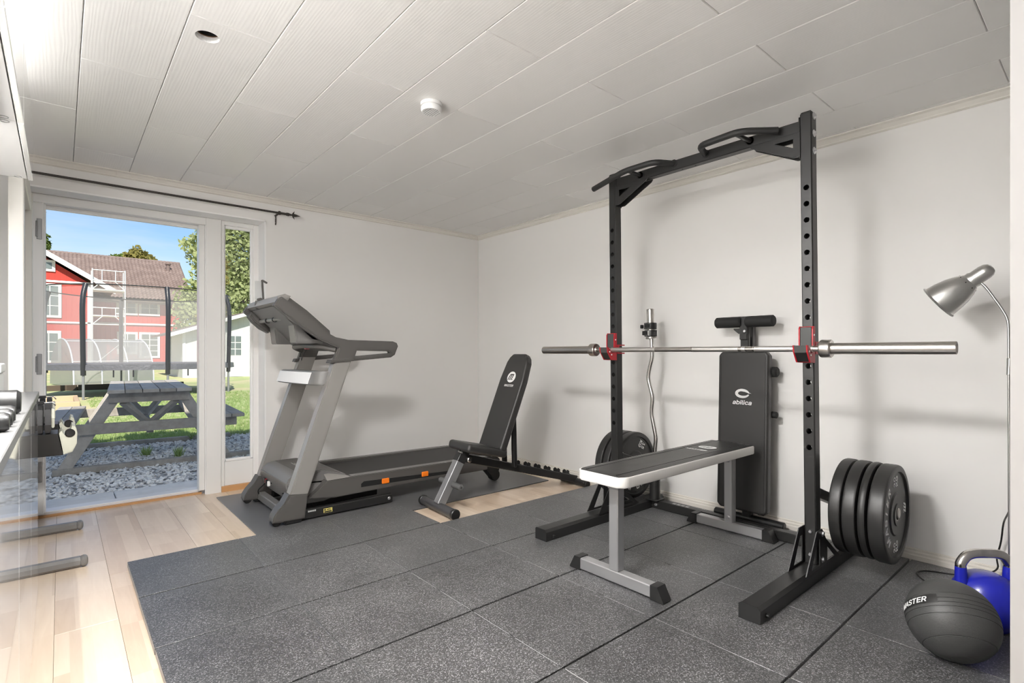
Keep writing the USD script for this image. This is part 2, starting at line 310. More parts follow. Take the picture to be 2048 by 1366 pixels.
part(d1, 'jamb_seal', cb(.8135, .8185, 4.437, 4.452, .0, 2.0, .001), reveal_m, smooth=False)
for z in (1.83, .98, .30):
    h = part(d1, 'hinge', rb(-.113, -.088, 4.434, 4.4405, z - .065, z + .065, .006), hinge_m)
    part(h, 'hinge_pin', cyl((-.112, 4.436, z - .05), (-.112, 4.436, z + .05), .006, 12), hinge_m)
part(d1, 'threshold', [cb(-.16, .815, 4.50, 4.60, -.02, .032, .004), cb(-.16, .815, 4.60, 4.66, -.06, .012, .003)], alu_m, smooth=False)
part(d1, 'oak_strip', cb(-.16, .80, 4.475, 4.501, -.01, .014, .003), oakedge_m, smooth=False)
# the leaf, opened into the niche beside the cabinets
lf = part(d1, 'door_leaf', [cb(-.190, -.134, 3.47, 3.58, .02, 2.0, .004), cb(-.182, -.126, 4.20, 4.31, .02, 2.0, .004), cb(-.188, -.13, 3.58, 4.2, .02, .25, .004), cb(-.188, -.13, 3.58, 4.2, 1.89, 2.0, .004)], leaf_m, smooth=False)
part(lf, 'pane', box(-.165, -.155, 3.57, 4.21, .24, 1.9), glass_m, smooth=False)
w1 = thing('window_1', 'tall narrow side window beside the garden door', 'window', kind='structure')
part(w1, 'post', cb(.818, .921, 4.43, 4.52, -.01, 2.056, .004), white_m, smooth=False)
part(w1, 'frame', [cb(.921, .944, 4.44, 4.52, -.01, 2.056, .004), cb(1.145, 1.19, 4.44, 4.52, .03, 2.056, .004), cb(.94, 1.15, 4.44, 4.52, 2.02, 2.056, .004)], white_m, smooth=False)
part(w1, 'glazing_bead', [cb(.942, .952, 4.45, 4.475, .23, 2.02, .003), cb(1.128, 1.146, 4.45, 4.475, .23, 2.02, .003), cb(.952, 1.128, 4.45, 4.475, 2.0, 2.02, .003), cb(.952, 1.128, 4.445, 4.475, .225, .242, .003)], reveal_m, smooth=False)
part(w1, 'bottom_panel', cb(.944, 1.146, 4.45, 4.51, .035, .226, .004), white_m, smooth=False)
part(w1, 'pane', box(.95, 1.13, 4.472, 4.480, .235, 2.005), glass_m, smooth=False)
part(w1, 'oak_strip', cb(.921, 1.184, 4.425, 4.46, -.005, .042, .003), oakedge_m, smooth=False)
# cornice and baseboard
def cornice_prof(s): return [(0, 0), (s * .042, 0), (s * .042, -.006), (s * .026, -.012), (s * .012, -.028), (s * .012, -.034), (0, -.040)]
cp = [(XR - x, CEIL + z) for x, z in cornice_prof(1)]
S('trim_2', 'cream moulding between ceiling and wall above the squat rack', 'cornice', prism([(x, z) for x, z in cp], .1327, YB, 'xz'), trim_m)
cp2 = [(YB - y, CEIL + z) for y, z in cornice_prof(1)]
t3 = thing('trim_3', 'cream moulding between ceiling and the door wall', 'cornice', kind='structure')
part(t3, 'length', prism(cp2, -.72, .2745, 'yz'), trim_m, smooth=False); part(t3, 'length', prism(cp2, .2755, XR, 'yz'), trim_m, smooth=False)
bp = [(0, 0), (-.018, 0), (-.018, .045), (-.013, .052), (-.013, .060), (-.006, .067), (-.006, .074), (0, .078)]
S('baseboard_right', 'cream moulded baseboard along the wall behind the rack', 'baseboard', prism([(XR + x, z) for x, z in bp], .1327, YB, 'xz'), base_m)
S('baseboard_back', 'cream moulded baseboard along the wall behind the treadmill', 'baseboard', prism([(YB + x, z) for x, z in bp], 1.20, XR - .018, 'yz'), base_m)
# curtain rail
cr = thing('curtain_rail', 'dark metal curtain rail with a leaf finial above the garden door', 'curtain rail', (.6, 4.22, 2.128))
yr, zr = 4.225, 2.126
part(cr, 'rod', cyl((-.70, yr, zr), (1.27, yr, zr), .0075, 16), rail_m)
part(cr, 'collar', [cyl((1.268, yr, zr), (1.285, yr, zr), .015, 16), cyl((1.285, yr, zr), (1.325, yr, zr), .009, 14), cyl((1.325, yr, zr), (1.35, yr, zr), .012, 14)], rail_m)
part(cr, 'finial', [lathe([(0, 0), (.009, .002), (.006, .02), (.012, .035), (.010, .05), (.0, .085)], (1.35, yr, zr), (1, 0, 0), 14)] + [lathe([(.004, 0), (.006, .015), (.0, .038)], (1.372, yr, zr), (.5 if i else .55, .0, s), 8) for i, s in enumerate((1, -1))] + [lathe([(.004, 0), (.006, .015), (.0, .038)], (1.372, yr, zr), (.5, s, 0), 8) for s in (1, -1)], rail_m)
for x in (1.262, -.6):
    b = part(cr, 'bracket', [bar((x, YB - .004, zr - .085), (x, YB - .004, zr - .012), .018, .006, (1, 0, 0), .001), bar((x, YB, zr - .014), (x, yr, zr - .012), .016, .006, (0, 0, 1), .001)], rail_m)
    parts(b, 'screw', [cyl((x, YB - .004, zr - z), (x, YB - .0095, zr - z), .004, 10) for z in (.035, .068)], plastic_m)
# smoke alarm
sm = thing('smoke_alarm', 'round white smoke alarm with a slotted face on the ceiling', 'smoke alarm', (1.335, 2.14, CEIL))
part(sm, 'base', lathe([(0, 0), (.050, 0), (.050, -.014), (.047, -.016), (0, -.016)], (1.335, 2.14, CEIL), (0, 0, 1), 48), plastic_m)
part(sm, 'body', lathe([(0, -.016), (.044, -.016), (.044, -.020), (.049, -.022), (.049, -.034), (.044, -.042), (0, -.043)], (1.335, 2.14, CEIL), (0, 0, 1), 48), plastic_m)
for i in range(7):
    x = (i - 3) * .011; hw = math.sqrt(.039 ** 2 - x * x)
    part(sm, 'slot', box(1.335 + x - .0018, 1.335 + x + .0018, 2.14 - hw, 2.14 + hw, CEIL - .0436, CEIL - .0425), print2_m, smooth=False)
# ---------------------------------------------------------------- cabinets along the left
XC = -.075
cab_spots = [(-.45, .45), (.45, 1.15), (1.15, 1.72), (1.72, 2.40), (2.40, 3.10)]
cab_lab = ['glossy white base cabinet, closest to the camera and out of view', 'glossy white base cabinet beside the camera', 'glossy white base cabinet under the row of small dumbbells', 'glossy white base cabinet in the middle of the visible run', 'glossy white base cabinet at the garden end of the run']
for (a, b), l in zip(cab_spots, cab_lab):
    t = thing('base_cabinet', l, 'cabinet', (-.35, (a + b) / 2, 0), 'glossy white base cabinets')
    part(t, 'body', box(-.66, XC - .022, a, b, .0, .855), under_m, smooth=False)
    part(t, 'door', cb(XC - .020, XC, a + .002, (a + b) / 2 - .0015 if b - a > .8 else b - .002, .004, .852, .0015), gloss_m, smooth=False)
    if b - a > .8: part(t, 'door', cb(XC - .020, XC, (a + b) / 2 + .0015, b - .002, .004, .852, .0015), gloss_m, smooth=False)
solo('worktop', 'grey worktop slab with a pale front edge on the white cabinets', 'worktop', cb(-.68, XC + .004, -.45, 3.105, .857, .882, .002), counter_m, (-.35, 1.3, .857), smooth=False)
for (a, b), l in zip([(-.3, 1.6), (1.6, 2.38), (2.38, 3.14)], ['glossy white wall cabinet, partly above the camera', 'glossy white wall cabinet in the middle of the upper row', 'glossy white wall cabinet beside the garden door']):
    t = thing('wall_cabinet', l, 'cabinet', (-.3, (a + b) / 2, 1.82), 'glossy white wall cabinets')
    part(t, 'body', box(-.66, -.112, a + .001, b - .001, 1.815, 2.08), under_m, smooth=False)
    part(t, 'door', cb(-.108, -.092, a + .002, b - .002, 1.81, 2.082, .002), gloss_m, smooth=False)
    for s in (a + .02, b - .02): part(t, 'finger_hole', lathe([(.011, 0), (.013, 0), (.013, .0012), (.011, .0012), (.011, 0)], (-.14, s, 1.8136), (0, 0, 1), 24), print2_m)
# added lamps out of view, brightening the room beyond the daylight
ul = thing('worktop_light', 'added unseen strip under the wall cabinets, bounced off the wall as fill light', 'strip light', (-.18, 1.85, 1.80))  # added fill, bounced off the wall to light the room softly
part(ul, 'housing', cb(-.20, -.165, .5, 2.4, 1.775, 1.815, .003), under_m, smooth=False)
strip_light('/World/worktop_light/lamp', (-.205, 1.45, 1.80), (-1, 0, -.45), 1.8, .05, LAMPS['under'], ul.base)
cl_ = thing('cove_light', 'added unseen strip on top of the wall cabinets, brightening the ceiling', 'strip light', (-.50, 1.85, 2.08))  # invented strip that lifts the brightness of the ceiling
part(cl_, 'housing', cb(-.56, -.475, .6, 3.1, 2.08, 2.095, .003), under_m, smooth=False)
strip_light('/World/cove_light/lamp', (-.474, 1.85, 2.10), (1, 0, .42), 2.4, .04, LAMPS['cove'], cl_.base)
hl = thing('hall_lamp', 'added flat white lamp in the hall behind the camera, for extra fill', 'ceiling lamp', (-.05, -1.45, 2.2))  # made-up lamp, unseen, for extra light from behind the camera
part(hl, 'rim', lathe([(.22, 0), (.235, 0), (.235, -.05), (.22, -.05), (.22, 0)], (-.05, -1.45, CEIL), (0, 0, 1), 48), plastic_m)
strip_light('/World/hall_lamp/lamp', (-.05, -1.45, CEIL - .045), (0, 0, -1), .36, .36, LAMPS['hall'], hl.base)
rl = thing('ceiling_lamp', 'added round flat lamp above the view, brightening the room from its near end', 'ceiling lamp', (.30, 1.20, 2.2))  # put in out of view to brighten the floor and the left side
part(rl, 'rim', lathe([(.24, 0), (.255, 0), (.255, -.06), (.24, -.06), (.24, 0)], (.30, 1.20, CEIL), (0, 0, 1), 48), plastic_m)
strip_light('/World/ceiling_lamp/lamp', (.30, 1.20, CEIL - .05), (0, 0, -1), .38, .38, LAMPS['ceiling'], rl.base)
# ---------------------------------------------------------------- rubber tiles and mat
rt = thing('rubber_flooring', 'black speckled rubber gym tiles laid edge to edge, with dark joints', 'rubber floor', (1.7, 1.5, 0))
k = 0
for i in range(6):
    for j in range(-1, 8):
        x0, x1 = .248 + .4985 * i, .248 + .4985 * (i + 1); y1 = 3.19 - .5 * j; y0 = y1 - .5
        if j < 0 or (i >= 3 and j == 0) or y1 < .15: continue
        if i == 5: x1 = XR - .019
        y0 = max(y0, .14)
        if y1 - y0 < .04: continue
        dx, dy = rng.normal(0, .0012), rng.normal(0, .0012)
        if j >= 5: dx += .004
        c = cb(x0 + .0014 + dx, x1 - .0014 + dx * (i < 5), y0 + .004 + dy, y1 - .004 + dy, 0, .0246 + rng.normal(0, .0002), .001)
        part(rt, 'tile', c, rubber_ms[(i + j * 2) % 2], smooth=False); k += 1
part(rt, 'underlay', box(.252, XR - .021, .14, 2.68, .0004, .004), joint_m, smooth=False)
part(rt, 'underlay', box(.252, 1.738, 2.68, 3.184, .0004, .004), joint_m, smooth=False)
dust_m = mat('joint_dust', (.34, .34, .34), .9)
for i in range(2, 5):
    x = .248 + .4985 * i
    for y in np.arange(.72, 3.18 if i < 3 else 2.68, .247): part(rt, 'joint_dust', box(x - .0015, x + .0015, y + .012 * (i % 2), min(y + .215, 3.17 if i < 3 else 2.67), .018, .0236), dust_m, smooth=False)
solo('treadmill_mat', 'thin dark grey rubber mat lying under the treadmill', 'mat', prism([(.856, 3.197), (1.762, 3.197), (1.762, 3.075), (3.04, 3.075), (3.04, 3.60), (3.04, 4.275), (.856, 4.275)], .0005, .007, 'xy'), mat_m, (1.9, 3.6, 0), smooth=False)

# ---------------------------------------------------------------- treadmill
tm = thing('treadmill', 'grey folding treadmill with tilted console and long side handles, by the garden door', 'treadmill', (1.7, 3.65, .007))
Z0 = .007
for yn, yo, sgn in ((3.30, 3.372, 1), (4.02, 3.948, -1)):
    y0, y1 = min(yn, yo), max(yn, yo)
    part(tm, 'upright', prism([(1.045, .15), (1.155, .14), (1.455, 1.02), (1.345, 1.02)], y0, y1, 'xz', .006), tsilver_m)
    f = part(tm, 'foot_cover', prism([(.957, .035), (.962, .07), (.985, .105), (1.02, .14), (1.05, .19), (1.165, .178), (1.145, .03), (1.0, .03)], min(yn - .01 * sgn, yo + .012 * sgn), max(yn - .01 * sgn, yo + .012 * sgn), 'xz', .007), tdark_m)
    part(f, 'wheel', cyl((.985, y0 + .008, Z0 + .028), (.985, y1 - .02, Z0 + .028), .028, 24), blackp_m)
    part(f, 'foot_pad', [cb(1.03, 1.13, y0, y1, Z0, Z0 + .028, .004), cyl((1.03, y0 - .004, .03), (1.03, y1, .03), .012, 16)], blackp_m)
    part(tm, 'base_arm', cb(1.10, 1.755, y0 + (.012 if sgn > 0 else .02), y1 - (.02 if sgn > 0 else .012), Z0 + .008, Z0 + .066, .006), black_m)
    yb = y0 + .012 if sgn > 0 else y1 - .012
    part(tm, 'arm_bolt', cyl((1.725, yb - .006 * sgn, .045), (1.725, yb + .01 * sgn, .045), .011, 16), zinc_m)
    # side rail with step surface
    r0, r1 = (3.332, 3.405) if sgn > 0 else (3.915, 3.988)
    part(tm, 'side_rail', prism([(1.19, .135), (1.30, .228), (1.45, .230), (2.655, .214), (2.665, .17), (2.64, .112), (1.9, .118), (1.35, .112)], r0, r1, 'xz', .004), tdark_m)
    part(tm, 'foot_grip', prism([(1.47, .2295), (2.62, .2142), (2.62, .218), (1.47, .2335)], r0 + .008, r1 - .012, 'xz'), tmid_m)
    part(tm, 'trim_wedge', [hull([(1.30, r0 + .002, .2295), (1.455, r0 + .002, .2305), (1.30, r1, .270), (1.30, r1, .232), (1.455, r1, .233)])], tsilver_m)
    if sgn > 0:
        part(tm, 'rail_slot', hull([(1.53, r0 - .0012, .172), (1.55, r0 - .0012, .186), (2.24, r0 - .0012, .156), (2.24, r0 - .0012, .136), (1.53, r0 - .0012, .150), (1.53, r0 + .004, .172), (1.55, r0 + .004, .186), (2.24, r0 + .004, .156), (2.24, r0 + .004, .136), (1.53, r0 + .004, .15)]), dark_m, smooth=False)
        for x in (1.68, 1.995): part(tm, 'cushion_block', rb(x, x + .055, r0 - .010, r0 + .01, .147, .183, .006), orange_m, label='orange cushion block')
        lab = part(tm, 'warning_label', box(1.268, 1.325, r0 - .0212, r0 - .0195, .033, .060), yellow_m, smooth=False, label='yellow warning label')
        part(lab, 'label_band', [box(1.273, 1.320, r0 - .0216, r0 - .021, .035, .043), box(1.272, 1.282, r0 - .0216, r0 - .021, .047, .057), box(1.288, 1.318, r0 - .0216, r0 - .021, .048, .051), box(1.288, 1.312, r0 - .0216, r0 - .021, .053, .056)], black_m, smooth=False)
        part(tm, 'print', [box(1.17 + q * .013, 1.181 + q * .013, r0 - .0208, r0 - .0195, .056, .066) for q in range(4)], print2_m, smooth=False)
    rr0, rr1 = r0, r1
    part(tm, 'rear_roller', cyl((2.70, r0 + .01, Z0 + .044), (2.70, r1 - .005, Z0 + .044), .044, 24), blackp_m)
    part(tm, 'end_cap', prism([(2.60, .105), (2.60, .216), (2.70, .21), (2.735, .18), (2.73, .10), (2.70, .04), (2.66, .04)], r0 - .003, r1 + .003, 'xz', .005), blackp_m)
part(tm, 'cross_tube', cb(1.045, 1.095, 3.37, 3.95, Z0 + .018, Z0 + .07, .005), tmid_m)
part(tm, 'lift_frame', [cb(1.12, 1.7, 3.44, 3.48, .05, .09, .004), cb(1.12, 1.7, 3.85, 3.89, .05, .09, .004), cyl((1.16, 3.40, .10), (1.16, 3.93, .10), .016, 14)], black_m)
part(tm, 'belt', cb(1.40, 2.64, 3.40, 3.92, .196, .213, .006), belt_m)
part(tm, 'deck', box(1.42, 2.63, 3.41, 3.91, .13, .198), black_m, smooth=False)
hp = [(1.068, .232), (1.078, .258), (1.105, .278), (1.16, .288), (1.30, .287), (1.45, .240), (1.45, .20), (1.10, .20)]
hood = part(tm, 'motor_hood', prism(hp, 3.392, 3.93, 'xz', .008), tmid_m)
part(hood, 'hood_top', prism([(1.15, .286), (1.16, .2895), (1.30, .2885), (1.42, .252), (1.42, .247), (1.30, .284)], 3.41, 3.912, 'xz', .002), tdark_m)
part(hood, 'print', [prism([(1.205 + .012 * q, 3.56), (1.212 + .012 * q, 3.56), (1.216 + .012 * q, 3.76 - .03 * q), (1.209 + .012 * q, 3.76 - .03 * q)], .2884, .2892, 'xy') for q in range(3)], print2_m, smooth=False)
mh = part(tm, 'motor_housing', prism([(1.060, .228), (1.074, .16), (1.095, .115), (1.13, .092), (1.30, .088), (1.45, .125), (1.45, .21), (1.06, .236)], 3.382, 3.94, 'xz', .010), tmid_m)
parts(mh, 'power_switch', [box(1.055, 1.072, 3.818, 3.838, .17, .196), box(1.055, 1.072, 3.785, 3.80, .165, .19)], blackp_m, smooth=False)
part(mh, 'switch_key', box(1.056, 1.075, 3.803, 3.812, .168, .192), red_m, smooth=False, label='red switch')
part(mh, 'inspection_label', rb(1.056, 1.073, 3.745, 3.765, .152, .186, .004), print_m)
parts(mh, 'screw', [cyl((1.064, y, z), (1.085, y, z), .005, 10) for y, z in ((3.71, .18), (3.47, .16), (3.87, .19))], blackp_m)
cordp = fillet([(1.07, 3.86, .15), (1.03, 3.9, .10), (1.06, 3.93, .05), (1.12, 3.95, .03)], .05)
part(tm, 'power_cord', tube(cordp, .005, 8), blackp_m)
# console
ext = [(.965, 1.335), (.99, 1.375), (1.012, 1.39), (1.16, 1.288), (1.295, 1.178), (1.345, 1.152), (1.43, 1.136), (1.75, 1.131), (1.78, 1.120), (1.79, 1.098), (1.765, 1.038), (1.735, 1.02), (1.45, .997), (1.315, .982), (1.318, .992), (1.335, 1.01), (1.362, 1.082), (1.25, 1.130), (1.157, 1.19), (1.02, 1.288)]
hole = [(1.487, 1.066), (1.718, 1.062), (1.728, 1.055), (1.724, 1.050), (1.474, 1.029)]
for y0, y1 in ((3.297, 3.345), (3.975, 4.023)):
    part(tm, 'handle', prism(ext, y0, y1, 'xz', .008, [hole]), tdark_m)
    part(tm, 'upright_collar', prism([(1.305, .985), (1.46, .998), (1.466, 1.012), (1.455, 1.02), (1.315, 1.008)], y0 - .008, y1 + .03 if y0 < 3.5 else y1 + .008, 'xz', .004), tdark_m)
con = part(tm, 'console', prism([(1.0, 1.375), (1.03, 1.405), (1.07, 1.395), (1.18, 1.318), (1.325, 1.195), (1.33, 1.16), (1.30, 1.15), (1.16, 1.265), (1.04, 1.345)], 3.345, 3.975, 'xz', .010), tdark_m)
part(con, 'console_face', prism([(1.075, 1.395), (1.185, 1.321), (1.315, 1.209), (1.313, 1.204), (1.183, 1.315), (1.073, 1.389)], 3.38, 3.94, 'xz', .001), blackp_m)
part(con, 'console_back', prism([(1.03, 1.345), (1.145, 1.27), (1.30, 1.145), (1.29, 1.115), (1.22, 1.125), (1.05, 1.29), (1.0, 1.34)], 3.40, 3.92, 'xz', .010), tmid_m)
part(con, 'top_shell', prism([(.985, 1.36), (1.0, 1.395), (1.04, 1.412), (1.075, 1.40), (1.06, 1.375), (1.01, 1.345)], 3.33, 3.99, 'xz', .008), tsilver_m)
for y0, y1 in ((3.40, 3.52), (3.80, 3.92)):
    part(tm, 'cup_holder', prism([(1.112, 1.255), (1.128, 1.118), (1.135, 1.111), (1.30, 1.112), (1.30, 1.15)], y0, y1, 'xz', .008), tmid_m)
part(tm, 'pulse_bar', cyl((1.10, 3.35, 1.275), (1.055, 3.97, 1.268), .013, 18), tsilver_m)
parts(tm, 'clamp_ring', [lathe([(.0135, 0), (.018, 0), (.018, .012), (.0135, .012), (.0135, 0)], (1.068, y, 1.27), (-.07, 1, -.01), 18) for y in (3.78, 3.63)], blackp_m)
part(tm, 'pod', prism([(.985, 1.30), (1.0, 1.335), (1.04, 1.32), (1.12, 1.225), (1.115, 1.19), (1.06, 1.22), (1.01, 1.265)], 3.92, 4.0, 'xz', .012), tdark_m)
part(tm, 'lower_bar', tube(fillet([(1.36, 3.33, 1.07), (1.27, 3.42, 1.095), (1.26, 3.66, 1.10), (1.27, 3.9, 1.095), (1.36, 3.99, 1.07)], .08), .018, 14), tdark_m)
part(tm, 'safety_clip', rb(1.255, 1.285, 3.60, 3.63, 1.075, 1.10, .006), mat('pink_key', (.45, .10, .12), .4), label='pink safety key')
part(tm, 'clip_cord', tube(fillet([(1.27, 3.62, 1.08), (1.255, 3.66, 1.02), (1.27, 3.72, .99), (1.29, 3.80, 1.06)], .05), .0022, 6), blackp_m)
arc = [(1.30, 3.945), (1.21, 3.975), (1.19, 3.96), (1.195, 3.80), (1.205, 3.6), (1.222, 3.43), (1.236, 3.385), (1.262, 3.352), (1.30, 3.34), (1.35, 3.34), (1.35, 3.40), (1.30, 3.43)]
def shear_tray(m):
    v = np.array(m.vertices); v[:, 0] += (v[:, 2] - .885) * .34; m.vertices = v; return m
part(tm, 'accessory_tray', shear_tray(prism(arc, .842, .932, 'xy', .008)), tmid_m)
part(tm, 'tray_front', shear_tray(prism([(1.186, 3.955), (1.191, 3.80), (1.201, 3.6), (1.218, 3.43), (1.222, 3.43), (1.205, 3.6), (1.195, 3.8), (1.190, 3.955)], .85, .924, 'xy')), plastic_m, label='tray front coloured pale as lit from the door')  # door light on the tray front, put in as a white strip
th = part(tm, 'tablet_holder', [bar((1.045, 3.80, 1.39), (1.035, 3.80, 1.545), .012, .012), bar((1.035, 3.80, 1.543), (1.068, 3.80, 1.525), .012, .012), bar((1.045, 3.80, 1.405), (1.08, 3.80, 1.40), .012, .012)], tdark_m)
part(th, 'holder_plate', [cb(.99, 1.03, 3.795, 3.80, 1.41, 1.535, .002)], clear_m, label='clear plastic tablet plate')
part(th, 'holder_knob', cyl((1.0, 3.78, 1.40), (1.03, 3.78, 1.41), .014, 16), tdark_m)
part(th, 'holder_arm', tube(fillet([(1.0, 3.79, 1.40), (.992, 3.79, 1.36), (1.04, 3.79, 1.32), (1.08, 3.79, 1.29)], .03), .009, 12), tdark_m)

# ---------------------------------------------------------------- adjustable bench by the treadmill
BX, BY, BA = 1.885, 2.935, math.radians(-3.5)
R2 = trimesh.transformations.rotation_matrix(BA, (0, 0, 1)); R2[:3, 3] = (BX, BY, 0)
def B(m): m = as_mesh(m).copy(); m.apply_transform(R2); return m
ab = thing('adjustable_bench', 'black adjustable bench with its back raised, next to the treadmill', 'weight bench', (2.4, 2.9, 0))
part(ab, 'front_foot', B(cyl((0, -.20, .038), (0, .20, .038), .031, 28)), mat('dark_steel_tube', (.10, .10, .105), .38, .5))
for s in (-1, 1): part(ab, 'foot_cap', B(cyl((0, s * .195, .038), (0, s * .222, .038), .034, 28)), blackp_m)
part(ab, 'front_leg', B(bar((.005, 0, .055), (.165, 0, .335), .06, .06, (0, 1, 0), .004)), mat('grey_steel_leg', (.22, .22, .225), .4, .3))
part(ab, 'leg_sleeve', B(bar((.155, 0, .315), (.20, 0, .395), .066, .066, (0, 1, 0), .003)), black_m)
parts(ab, 'foot_roller', [B(cyl((.092, s * .034, .178), (.092, s * .135, .178), .020, 22)) for s in (-1, 1)], gfoam_m)
part(ab, 'roller_rod', B(cyl((.092, -.14, .178), (.092, .14, .178), .008, 12)), black_m)
part(ab, 'main_rail', B(bar((.17, 0, .345), (1.24, 0, .045), .055, .055, (0, 1, 0), .004)), black_m)
tl = lambda t: (.17 + 1.07 * t, .345 - .30 * t)
for q in range(6):
    t0 = .46 + q * .092; x, z = tl(t0); tooth = []
    for yy in (-.022, .016):
        tooth.append(prism([(x - .03, z + .02), (x - .028, z + .055), (x - .012, z + .062), (x + .004, z + .05), (x + .002, z + .034), (x + .016, z + .026), (x + .02, z + .01), (x - .02, z + .012)], yy, yy + .006, 'xz'))
    part(ab, 'notch', B(tooth + [cb(x - .018, x - .006, -.022, .022, z + .022, z + .036, .001)]), black_m, smooth=False)
part(ab, 'rear_foot', B(cyl((1.235, -.13, .028), (1.235, .13, .028), .027, 24)), black_m)
for s in (-1, 1): part(ab, 'foot_cap', B(cyl((1.235, s * .127, .028), (1.235, s * .15, .028), .0279, 24)), blackp_m)
seat = lambda x0, x1, y0, y1, z0, z1: rb(x0, x1, y0, y1, z0, z1, .022, 14)
M = trimesh.transformations.rotation_matrix(math.radians(13), (0, 1, 0)); M[:3, 3] = (.15, 0, .425)
sm_ = rb(0, .33, -.135, .135, -.03, .03, .022, 16); sm_.apply_transform(M); part(ab, 'seat', B(sm_), vinyl2_m, smooth=50)
part(ab, 'seat_bracket', B([bar((.19, 0, .40), (.42, 0, .345), .05, .03, (0, 1, 0))]), black_m)
part(ab, 'seat_lever', B(tube([(.15, -.03, .40), (.12, -.06, .395), (.12, -.10, .395)], .006, 10)), chrome_m)
part(ab, 'pin_knob', B([cyl((.20, -.03, .335), (.20, -.055, .335), .006, 12), cyl((.20, -.05, .335), (.20, -.075, .335), .018, 18)]), chrome_m)
# backrest: a tapered pad with rounded top
TH = math.atan2(.27, .66); Mb = np.eye(4); bu = np.array([math.sin(TH), 0, math.cos(TH)]); bn = np.array([math.cos(TH), 0, -math.sin(TH)])
Mb[:3, 0] = (0, -1, 0); Mb[:3, 1] = bu; Mb[:3, 2] = -bn; Mb[:3, 3] = (.425, 0, .365)
outl = [(-.125, 0), (.125, 0), (.138, .02), (.138, .52), (.12, .66), (.10, .70), (.07, .725), (-.07, .725), (-.10, .70), (-.12, .66), (-.138, .52), (-.138, .02)]
def pad(outl, th, r=.016, n=4):
    P = Polygon(outl); P = P.buffer(-.02).buffer(.02, 8); pts = []
    for i in range(n + 1):
        a = i / n * PI / 2; ins = r * (1 - math.sin(a)); z = th / 2 - r + r * math.cos(a)
        q = np.array(P.buffer(-ins, 8).exterior.coords)
        for s in (1, -1): pts.append(np.column_stack([q, np.full(len(q), s * z)]))
    return trimesh.convex.convex_hull(np.vstack(pts))
pm_ = pad(outl, .058); pm_.apply_transform(Mb); bk = part(ab, 'backrest', B(pm_), vinyl2_m, smooth=40)
logo = Polygon([(.034 * math.cos(t), .030 * math.sin(t)) for t in np.linspace(0, 2 * PI, 40)])
def logo_M(s):
    """the lower-case m with its full stop."""
    w, h, sh = .0075 * s, .016 * s, .36
    q = [(-.019 * s, -h), (-.019 * s + w, -h), (-.019 * s + w, h * .62), (-.0065 * s, h * .62), (-.0065 * s, -h), (-.0065 * s + w, -h), (-.0065 * s + w, h * .62), (.006 * s, h * .62), (.006 * s, -h), (.006 * s + w, -h), (.006 * s + w, h), (-.015 * s, h), (-.019 * s, h * .7)]
    d = [(.0165 * s, -h), (.021 * s, -h), (.021 * s, -h * .72), (.0165 * s, -h * .72)]
    k = lambda P: Polygon([(x + sh * y - .001 * s, y) for x, y in P])
    return k(q).union(k(d))
def flat(g, th=.0007):
    ms = []
    for h in getattr(g, 'geoms', [g]): ms.append(trimesh.creation.extrude_polygon(h, th, engine='earcut'))
    return trimesh.util.concatenate(ms)
def on_back(m, x, y):
    q = m.copy(); q.apply_translation([x, y, .0288]); q.apply_transform(Mb); return B(q)
part(bk, 'logo', on_back(flat(affinity.scale(logo, 1.4, 1.4).difference(logo_M(1.45))), 0, .54), print_m, smooth=False)
part(bk, 'lettering', on_back(text('MASTER', .0165, .0007, True, .28, 1.15), 0, .475), print_m, smooth=False)
parts(ab, 'back_frame', [B(bar((.455, q, .36), (.60, q, .70), .03, .03, (0, 1, 0))) for q in (-.05, .05)], black_m)
part(ab, 'back_support', B([bar((.575, s * .06, .62), (.585, s * .06, .245), .03, .03, (0, 1, 0)) for s in (-1, 1)] + [cyl((.585, -.075, .245), (.585, .075, .245), .012, 14)]), black_m)
